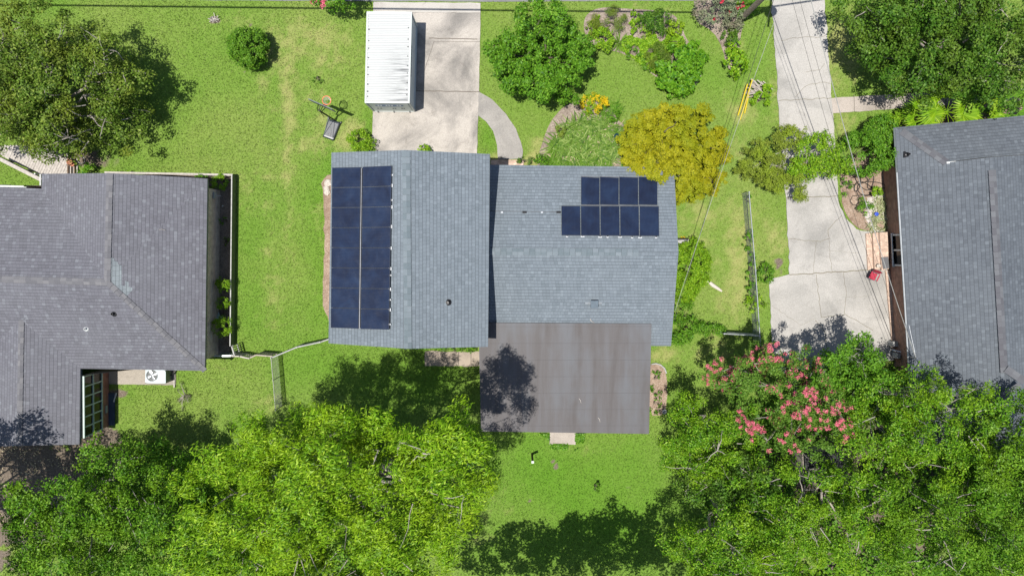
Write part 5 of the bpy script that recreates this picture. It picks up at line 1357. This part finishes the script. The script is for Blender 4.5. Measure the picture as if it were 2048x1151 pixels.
# low solid fence round the left house's bed
pf = thing("planter_fence", "low fence with white cap rail around the left house's flower bed", "fence", grd(463, 349, .7))
fp = [grd(211, 345, .45), grd(463, 349, .7), grd(459.5, 692, .7)]
for a, b, h in ((fp[0], fp[1], .5), (fp[1], fp[2], .62)):
    mb = MB(); mb.beam(a + Vector((0, 0, h / 2)), b + Vector((0, 0, h / 2)), .04, h); mb.build("board_panel", m_plain("fence_green", (.10, .13, .06), .7, 0, .3, 6), pf)
    mb = MB(); mb.beam(a + Vector((0, 0, h + .025)), b + Vector((0, 0, h + .025)), .11 if h < .6 else .06, .05); mb.build("cap_rail", PALEW if h < .6 else GREYWHITE, pf)
wg = thing("wooden_fence", "rickety weathered fence panels between the left house and the wire fences", "fence", grd(430, 712, 1.1))
for k, (a, b, m_) in enumerate((((428, 711.5), (462, 711), GALV), ((463, 711.5), (480, 712), PALEW), ((478, 712), (499, 716.5), PALEW), ((500, 715), (512, 709.5), WOODW), ((512, 709.5), (545, 712), WOODW), ((463.5, 692), (469, 711), GREYWHITE))):
    A, B = grd(*a, 1.05), grd(*b, 1.05); mb = MB()
    mb.beam(A + Vector((0, 0, 1.05)), B + Vector((0, 0, 1.05)), .07, .06); mb.beam(A + Vector((0, 0, .25)), B + Vector((0, 0, .25)), .04, .08)
    L = (B - A).length
    for j in range(int(L / .12) + 1): mb.beam(A.lerp(B, min(1, j * .12 / L)) + Vector((.03, .03, .03)), A.lerp(B, min(1, j * .12 / L)) + Vector((.03, .03, 1.0)), .085, .02)
    mb.build("fence_panel", m_, wg)

# ------------------------------------------------------------------ deck and ramp of the left house
dk = thing("wooden_deck", "bleached wooden ramp deck under the front left oak", "deck", P(80, 325))
d0, d1, d2, d3 = P(-60, 262, .45), P(80, 352, .45), P(150, 352, .45), P(136, 300, .45)
poly = [(P(-40, 290, .4)), P(84, 352, .4), P(136, 352, .4), P(138, 306, .4), P(60, 290, .4)]
r = random.Random(3); mb = MB(); ua = (P(84, 352, .4) - P(-40, 290, .4)).normalized(); va = Vector((-ua.y, ua.x, 0)); o_ = P(-40, 290, .4)
px_ = np.array([[p.x, p.y] for p in poly])
for k in range(60):
    u = k * .145; vs = np.linspace(-.5, 4.5, 101); pts = np.array([[(o_ + ua * u + va * v).x, (o_ + ua * u + va * v).y] for v in vs])
    ins_ = inpoly(pts[:, 0], pts[:, 1], [tuple(p) for p in px_])
    if ins_.sum() < 3: continue
    va0, va1 = vs[ins_].min(), vs[ins_].max(); z = r.uniform(-.006, .006)
    mb.beam(o_ + ua * u + va * va0 + Vector((0, 0, z)), o_ + ua * u + va * va1 + Vector((0, 0, z)), .132, .04)
mb.build("deck_boards", PALEW, dk)
mb = MB(); mb.beam(P(0, 318, .95), P(83, 360, .95), .2, .05); mb.beam(P(-30, 300, .5), P(83, 356, .5), .05, .3); mb.build("rail", PALEW, dk)
for q in ((44, 339), (5, 320), (80, 357)):
    mb = MB(); g_ = P(*q, .95); mb.box((g_.x, g_.y, .46), (.09, .09, .92)); mb.build("post", PALEW, dk)
ws = thing("wooden_steps", "brown framed wooden steps at the right end of the ramp deck", "steps", P(146, 332))
for i, (xa, xb, z) in enumerate(((137, 142, .34), (143, 148, .22), (150, 155, .12))):
    mb = MB(); c = [P(xa, 316, z), P(xb, 316, z), P(xb, 350, z), P(xa, 350, z)]
    mb.hexa([Vector((p.x, p.y, 0)) for p in c][::-1], c[::-1]); mb.build("step", PALEW, ws)
    mb = MB(); mb.beam(P(xa - .5, 315, z + .06), P(xa - .5, 350, z + .06), .07, .1); mb.build("step_edge", m_plain("brown_timber", (.12, .085, .06), .8), ws)
TERRA = m_plain("terracotta", (.36, .15, .09), .75, 0, .2, 6)
for lab, qx, qy, z, rr in (("broad terracotta dish on the wooden steps", 141.5, 324, .36, .17), ("small terracotta pot on the lowest wooden step", 146.5, 328.5, .24, .14)):
    mb = MB(); c = P(qx, qy, z); mb.lathe(c, [(rr * .7, -.02), (rr, .14), (rr * .85, .14), (rr * .75, .1), (0, .1)], 18); tag(mb.build("plant_pot", TERRA, None, c), lab, "pot")
mb = MB(); c = P(163, 320, .05); mb.ring(c + Vector((0, 0, .02)), .2, .02, 24, 6); tag(mb.build("hoop_ring", GREYWHITE, None, c), "white hoop edging lying in the dark soil beside the wooden steps", "ring")

# ------------------------------------------------------------------ air conditioner and things by the left house
ac = thing("air_conditioner", "pale boxy air conditioner with a round fan grille on the concrete pad", "air conditioner", P(318, 749))
q = [P(290.5, 765.5, .85), P(331.5, 766, .85), P(331.5, 737, .85), P(291, 736, .85)]
mb = MB(); mb.hexa([Vector((v.x, v.y, .06)) for v in q], [Vector((v.x, v.y, .82)) for v in q]); mb.build("cabinet", m_plain("ac_cabinet", (.16, .17, .16), .5, .2, .2, 5), ac)
mb = MB(); fc = P(304, 750.5, .86); n = 24
# top plate with a round opening
rim_ = [fc + Vector((.335 * math.cos(2 * math.pi * k / n), .335 * math.sin(2 * math.pi * k / n), 0)) for k in range(n)]
def edge_hit(p):
    d = (p - fc); best = 9
    for k in range(4):
        a, b = q[k], q[(k + 1) % 4]; e = b - a; den = d.x * e.y - d.y * e.x
        if abs(den) < 1e-6: continue
        t = ((a.x - fc.x) * e.y - (a.y - fc.y) * e.x) / den
        if t > 0: best = min(best, t)
    return Vector((fc.x + d.x * best, fc.y + d.y * best, .86))
for k in range(n):
    a, b = rim_[k], rim_[(k + 1) % n]; mb.face([a, edge_hit(a), edge_hit(b), b])
for k in range(4): mb.face([Vector((q[k].x, q[k].y, .82)), Vector((q[(k + 1) % 4].x, q[(k + 1) % 4].y, .82)), Vector((q[(k + 1) % 4].x, q[(k + 1) % 4].y, .86)), Vector((q[k].x, q[k].y, .86))])
mb.build("top_cover", m_plain("ac_cover", (.38, .43, .45), .5, 0, .08), ac)
mb = MB()
for rr in (.10, .17, .24, .30): mb.ring(fc + Vector((0, 0, .005)), rr, .008, 24, 4)
for k in range(8): a = math.pi * k / 8; mb.tube([fc + Vector((.34 * math.cos(a), .34 * math.sin(a), .006)), fc - Vector((.34 * math.cos(a), .34 * math.sin(a), -.006))], .007, 4)
mb.build("fan_grille", GALV, ac)
mb = MB()
for k in range(4):
    a = math.pi / 2 * k + .4; d = Vector((math.cos(a), math.sin(a), 0)); s = Vector((-d.y, d.x, 0)); z = Vector((0, 0, -.03))
    mb.face([fc + d * .06 - s * .05 + z, fc + d * .3 - s * .13 + z * 1.8, fc + d * .32 + s * .06 + z * .8, fc + d * .07 + s * .05 + z])
mb.lathe(fc + Vector((0, 0, -.05)), [(.07, 0), (.07, .05), (0, .055)], 14)
mb.build("fan", ALU, ac)
mb = MB(); c = P(337, 752, .4); mb.tube([P(331, 755, .5), c, P(346, 748, .25), P(349, 738, .3)], .03, 6)
tag(mb.build("pipe", CABLE, None, P(331, 755, .5)), "black insulated pipe running from the air conditioner to the house", "pipe")
mb = MB(); mb.beam(P(348.5, 738, .1), P(348.5, 774, .08), .07, .05); tag(mb.build("drain_pipe", PALEW, None, P(348.5, 738)), "pale pipe lying across the right end of the concrete pad", "pipe")
mb = MB(); q = [P(214.5, 785), P(231, 785), P(230.5, 849), P(214.5, 849)]
mb.hexa([p + Vector((0, 0, .02)) for p in q][::-1], [p + Vector((0, 0, .09)) for p in q][::-1]); tag(mb.build("board", m_plain("slate_board", (.035, .055, .085), .5, 0, .3, 2), None, q[0]), "dark blue board lying along the foot of the red brick wall", "board")
mb = MB(); mb.beam(P(232.5, 785, .11), P(227.5, 803, .11), .06, .03); tag(mb.build("stick", WHITE, None, P(230, 794, .1)), "short white lath lying on the dark blue board", "stick")
mb = MB(); c = P(440, 634, .2); mb.box(c, (.28, .2, .25)); mb.box(c + Vector((-.1, .15, .08)), (.25, .06, .06)); mb.tube([c, c + Vector((-.05, .3, .1))], .03, 6)
tag(mb.build("hose_reel", m_plain("pale_blue_plastic", (.38, .48, .52), .5), None, c - Vector((0, 0, .2))), "pale blue hose box between two dark green balls by the left brick wall", "hose box")
mb = MB(); c = P(448, 412); mb.lathe(c, [(.01, .03), (.05, .2), (0, .3)], 6); tag(mb.build("garden_marker", WHITE, None, c), "small white garden marker in the dark bed of the left house", "marker")
mb = MB(); r = random.Random(9); c = P(430, 40)
for k in range(16):
    a = r.uniform(0, 6.28); mb.tube([c + Vector((r.uniform(-.15, .1), r.uniform(-.1, .15), .04)), c + Vector((math.cos(a) * r.uniform(.15, .36), math.sin(a) * r.uniform(.1, .36), r.uniform(.05, .3)))], r.uniform(.012, .03), 5)
tag(mb.build("dead_plant", PALEW, None, c), "bleached dead plant stump on the front lawn", "dead plant")
# edging stones of the garage side bed
for i, (q, y, s) in enumerate(((656, 366, .22), (653, 376, .17), (654, 384, .2))):
    mb = MB(); c = P(q, y, .06); r = random.Random(i)
    mb.lathe(c, [(0, -.06), (s * .9, -.05), (s, .02), (s * .6, .09), (0, .11)], 9)
    for k in range(len(mb.v)): mb.v[k] += Vector((r.uniform(-1, 1), r.uniform(-1, 1), r.uniform(-.3, .3))) * s * .16
    tag(mb.build("edging_stone", m_plain("stone", (.42, .38, .33), .9, 0, .25, 9), None, c), ("uppermost pale stone edging the bed by the garage", "second pale stone down the bed edge by the garage", "third pale stone down the bed edge by the garage")[i], "stone", "stones at the garage bed")

# ------------------------------------------------------------------ front steps, lantern, bench, log, pipes, wood
fs = thing("brick_front_steps", "red brick front steps with a short black railing between garage and front wall", "steps", P(1015, 325))
mb = MB(); q = [P(982, 319.5, .18), P(1047, 319.5, .18), P(1047, 345, .18), P(982, 345, .18)]; mb.hexa([Vector((p.x, p.y, -.05)) for p in q][::-1], q[::-1]); mb.build("step", BRICKS, fs)
mb = MB()
for dx in (0, .22): mb.tube([P(997, 318, .18) + Vector((dx, 0, 0)), P(997, 318, .18) + Vector((dx, 0, .85))], .014, 5)
for dz in (.2, .5, .8): mb.tube([P(997, 318, .18) + Vector((0, 0, dz)), P(997, 318, .18) + Vector((.22, .06, dz))], .012, 5)
mb.tube([P(997, 318, .18) + Vector((0, 0, .2)), P(997, 318, .18) + Vector((.22, 0, .8))], .011, 5)
mb.build("railing", BLACKM, fs)
ln = thing("garden_lantern", "small dark teal lantern among the daylilies beside the golden tree", "lantern", P(1230, 275))
c = P(1230, 275); mb = MB(); mb.tube([c, c + Vector((0, 0, .45))], .025, 6); mb.build("stake", BLACKM, ln)
mb = MB(); mb.lathe(c + Vector((0, 0, .45)), [(0, 0), (.08, 0), (.09, .14), (.16, .16), (.04, .27), (0, .29)], 8); mb.build("lamp_head", m_plain("teal_metal", (.02, .06, .07), .4, .3), ln)
bn_ = thing("bench", "white bench sticking out from the right end of the middle house", "bench", P(1366, 484))
mb = MB(); q = [P(1350, 486.5, .5), P(1377, 486.5, .5), P(1377, 479.5, .5), P(1350, 479.5, .5)]; mb.hexa([p - Vector((0, 0, .06)) for p in q], q); mb.build("seat", GREYWHITE, bn_)
for t in (1352, 1375):
    mb = MB(); g_ = P(t, 483, .3); mb.box((g_.x, g_.y, .22), (.06, .18, .44)); mb.build("leg", GREYWHITE, bn_)
mb = MB(); mb.beam(P(1350, 478, .62), P(1377.5, 478, .62), .05, .14); mb.build("backrest", BLACKM, bn_)
tree("flower_pot", "yellow and white flowers in a pot behind the white bench", "shrub", (1366, 475), [(1366, 474.5, .5, .28, .1, .12)], YEL, BARK, 120, .02, 1, 2, .006, clump_r=.08, dens=30, leaves=14, L=.07, W=.06)
mb = MB(); r = random.Random(4); pts = wiggle([(1412, 561), (1425, 570), (1436, 577), (1443, 582)], .03, 2)
mb.tube([p + Vector((0, 0, .07)) for p in pts], [.05 + .05 * math.sin(math.pi * k / (len(pts) - 1)) + .03 * r.random() for k in range(len(pts))], 8)
tag(mb.build("log", m_bark("bleached_log", (.36, .31, .27), (.62, .56, .5)), None, pts[0]), "bleached white log lying on the grass beyond the lime mound", "log")
YPIPE = m_plain("yellow_pipe", (.46, .36, .015), .45, 0, .1)
for lab, a, b, z0_, z1_ in (("longest yellow pipe, leaning on the woodpile nearest the driveway", (1505, 159), (1480, 239.5), .75, .06), ("yellow pipe left of the longest one at the woodpile", (1495, 168), (1476, 231), .6, .06), ("short yellow pipe mostly hidden under the longest one", (1500, 178), (1489, 227), .35, .05)):
    mb = MB(); mb.tube([P(*a, z0_), P(*b, z1_)], .042, 10); tag(mb.build("yellow_pipe", YPIPE, None, P(*b, 0)), lab, "pipe", "yellow pipes on the woodpile")
wp = thing("woodpile", "heap of bleached dead branches beside the yellow pipes", "woodpile", P(1515, 178)); r = random.Random(12)
for k in range(46):
    a = P(r.gauss(1516, 9), r.gauss(181, 8), r.uniform(.06, .4)); t = r.choice((-.7, .25, -.35, r.uniform(-1.5, 1.5))); l = r.uniform(.25, .8)
    d = Vector((math.cos(t), math.sin(t), r.uniform(-.12, .12))) * l / 2
    mb = MB(); mb.tube([a - d, a + Vector((0, 0, .03)), a + d], [.03 * r.uniform(.6, 1.4), .035, .02], 6); mb.build("branch", BARKP if k % 4 else WOODW, wp, uv=False)
mb = MB(); mb.tube([P(1502, 158, .45), P(1510, 164, .42), P(1517, 173, .36)], [.05, .06, .045], 8); mb.build("branch", BARKP, wp, uv=False)
# hose
r = random.Random(6); pts = []
for k in range(150):
    t = k / 149; a = t * 2 * math.pi * 5.3 + .5
    cx_, cy_ = 1727 + 22 * math.sin(t * 7), 362 + 12 * math.cos(t * 5) + t * 16
    pts.append(P(cx_ + (16 + 9 * math.sin(t * 13)) * math.cos(a), cy_ + (13 + 5 * math.cos(t * 17)) * math.sin(a), .07 + .04 * abs(math.sin(a * 1.3))))
for q in ((1705, 392), (1700, 402), (1706, 410), (1715, 408), (1718, 395), (1712, 380)): pts.append(P(*q, .06))
mb = MB(); mb.tube(pts, .022, 6); tag(mb.build("garden_hose", CABLE, None, pts[0], uv=False), "tangled black garden hose lying on brown mulch beside the right brick wall", "hose")
mb = MB(); c = P(1751.5, 428, .2); mb.lathe(c, [(.0, -.2), (.07, -.18), (.09, .02), (.12, .1), (.03, .12), (0, .12)], 10); tag(mb.build("glazed_pot", m_plain("cobalt_glaze", (.04, .08, .42), .25), None, c - Vector((0, 0, .2))), "little cobalt blue glazed pot in the pebble bed by the right wall", "pot")
# folding chair
cc_ = P(1738, 551)
fcx = thing("folding_chair", "red fabric folding chair standing on the pale driveway below the brick steps", "chair", cc_)
RDF = m_plain("red_fabric", (.30, .028, .05), .8, 0, .2, 8)
ch = lambda x, y, z: cc_ + Matrix.Rotation(math.radians(-25), 3, 'Z') @ Vector((x * .85, y * .85, z))
mb = MB(); n = 6
for i in range(n):
    for j in range(n):
        f = lambda u, v: ch((u / n - .5) * .5, (v / n - .5) * .48, .43 - .07 * math.sin(math.pi * u / n) * math.sin(math.pi * v / n))
        mb.face([f(i, j), f(i + 1, j), f(i + 1, j + 1), f(i, j + 1)])
mb.build("seat", RDF, fcx)
mb = MB()
for i in range(n):
    f = lambda u, v: ch((u / n - .5) * .54, .25 + v * .12 + .05 * math.sin(math.pi * u / n), .42 + v * .42)
    mb.face([f(i, 0), f(i + 1, 0), f(i + 1, 1), f(i, 1)])
mb.build("backrest", RDF, fcx)
for sx_ in (-.28, .28):
    mb = MB(); mb.box(ch(sx_, 0, .62), (.06, .42, .03), math.radians(-25)); mb.build("armrest", RDF, fcx)
for x0, y0, x1, y1 in ((-.28, -.26, .28, -.26), (.28, -.26, -.28, -.26), (-.28, .28, .28, .28), (.28, .28, -.28, .28)):
    mb = MB(); mb.tube([ch(x0, y0, .0), ch(x1, y1, .6)], .013, 5); mb.build("leg", GALV, fcx)
# post on the back lawn, litter on the flat roof
ps = thing("marker_post", "thin dark post with a white cap standing on the back lawn", "post", P(1064, 907)); c = P(1064, 907)
mb = MB(); mb.beam(c, c + Vector((-.02, 0, 1.5)), .11, .11); mb.build("shaft", m_plain("post_brown", (.07, .05, .035), .8), ps)
mb = MB(); mb.box(c + Vector((-.02, 0, 1.53)), (.14, .14, .06)); mb.build("cap", WHITE, ps)
for lab, q, a in (("pale twig lying in the middle of the flat brown roof", (1158, 796), 120), ("curved pale twig near the lower edge of the flat brown roof", (1196, 834), 100)):
    c = PP(*q, pl_f, .025); mb = MB(); mb.tube([c, c + Vector((.08, -.1, .02)), c + Vector((.12, -.26, .0))], [.015, .018, .01], 5); tag(mb.build("twig", PALEW, None, c), lab, "twig")
c = PP(1181, 637, pl_ls, .03); mb = MB(); mb.tube([c, c + Vector((.03, -.12, -.03)), c + Vector((.22, -.24, -.07))], [.018, .02, .012], 5); tag(mb.build("twig", PALEW, None, c), "bent pale twig on the shingles just above the flat brown roof", "twig")
c = PP(318, 459, pl_lhE, .02); mb = MB(); mb.tube([c, c + Vector((.15, .02, -.03)), c + Vector((.3, -.03, -.07))], .01, 5); tag(mb.build("twig", PALEW, None, c), "tiny pale twig on the left house's right-hand roof slope", "twig")
mb = MB(); c = P(1327, 821); mb.lathe(c, [(.09, 0), (.13, .2), (.11, .2), (.09, .06), (0, .06)], 16); tag(mb.build("plant_pot", WHITE, None, c), "white pot in the grass beside the lower right of the flat roof", "pot")
mb = MB(); pts = [P(q, y, .06) for q, y in ((1303, 728), (1312, 726.5), (1321, 729), (1329, 736), (1333, 746))]; mb.tube(pts, .045, 6); tag(mb.build("bed_edging", GREYWHITE, None, pts[0]), "curved white edging at the top of the small side bed", "edging")
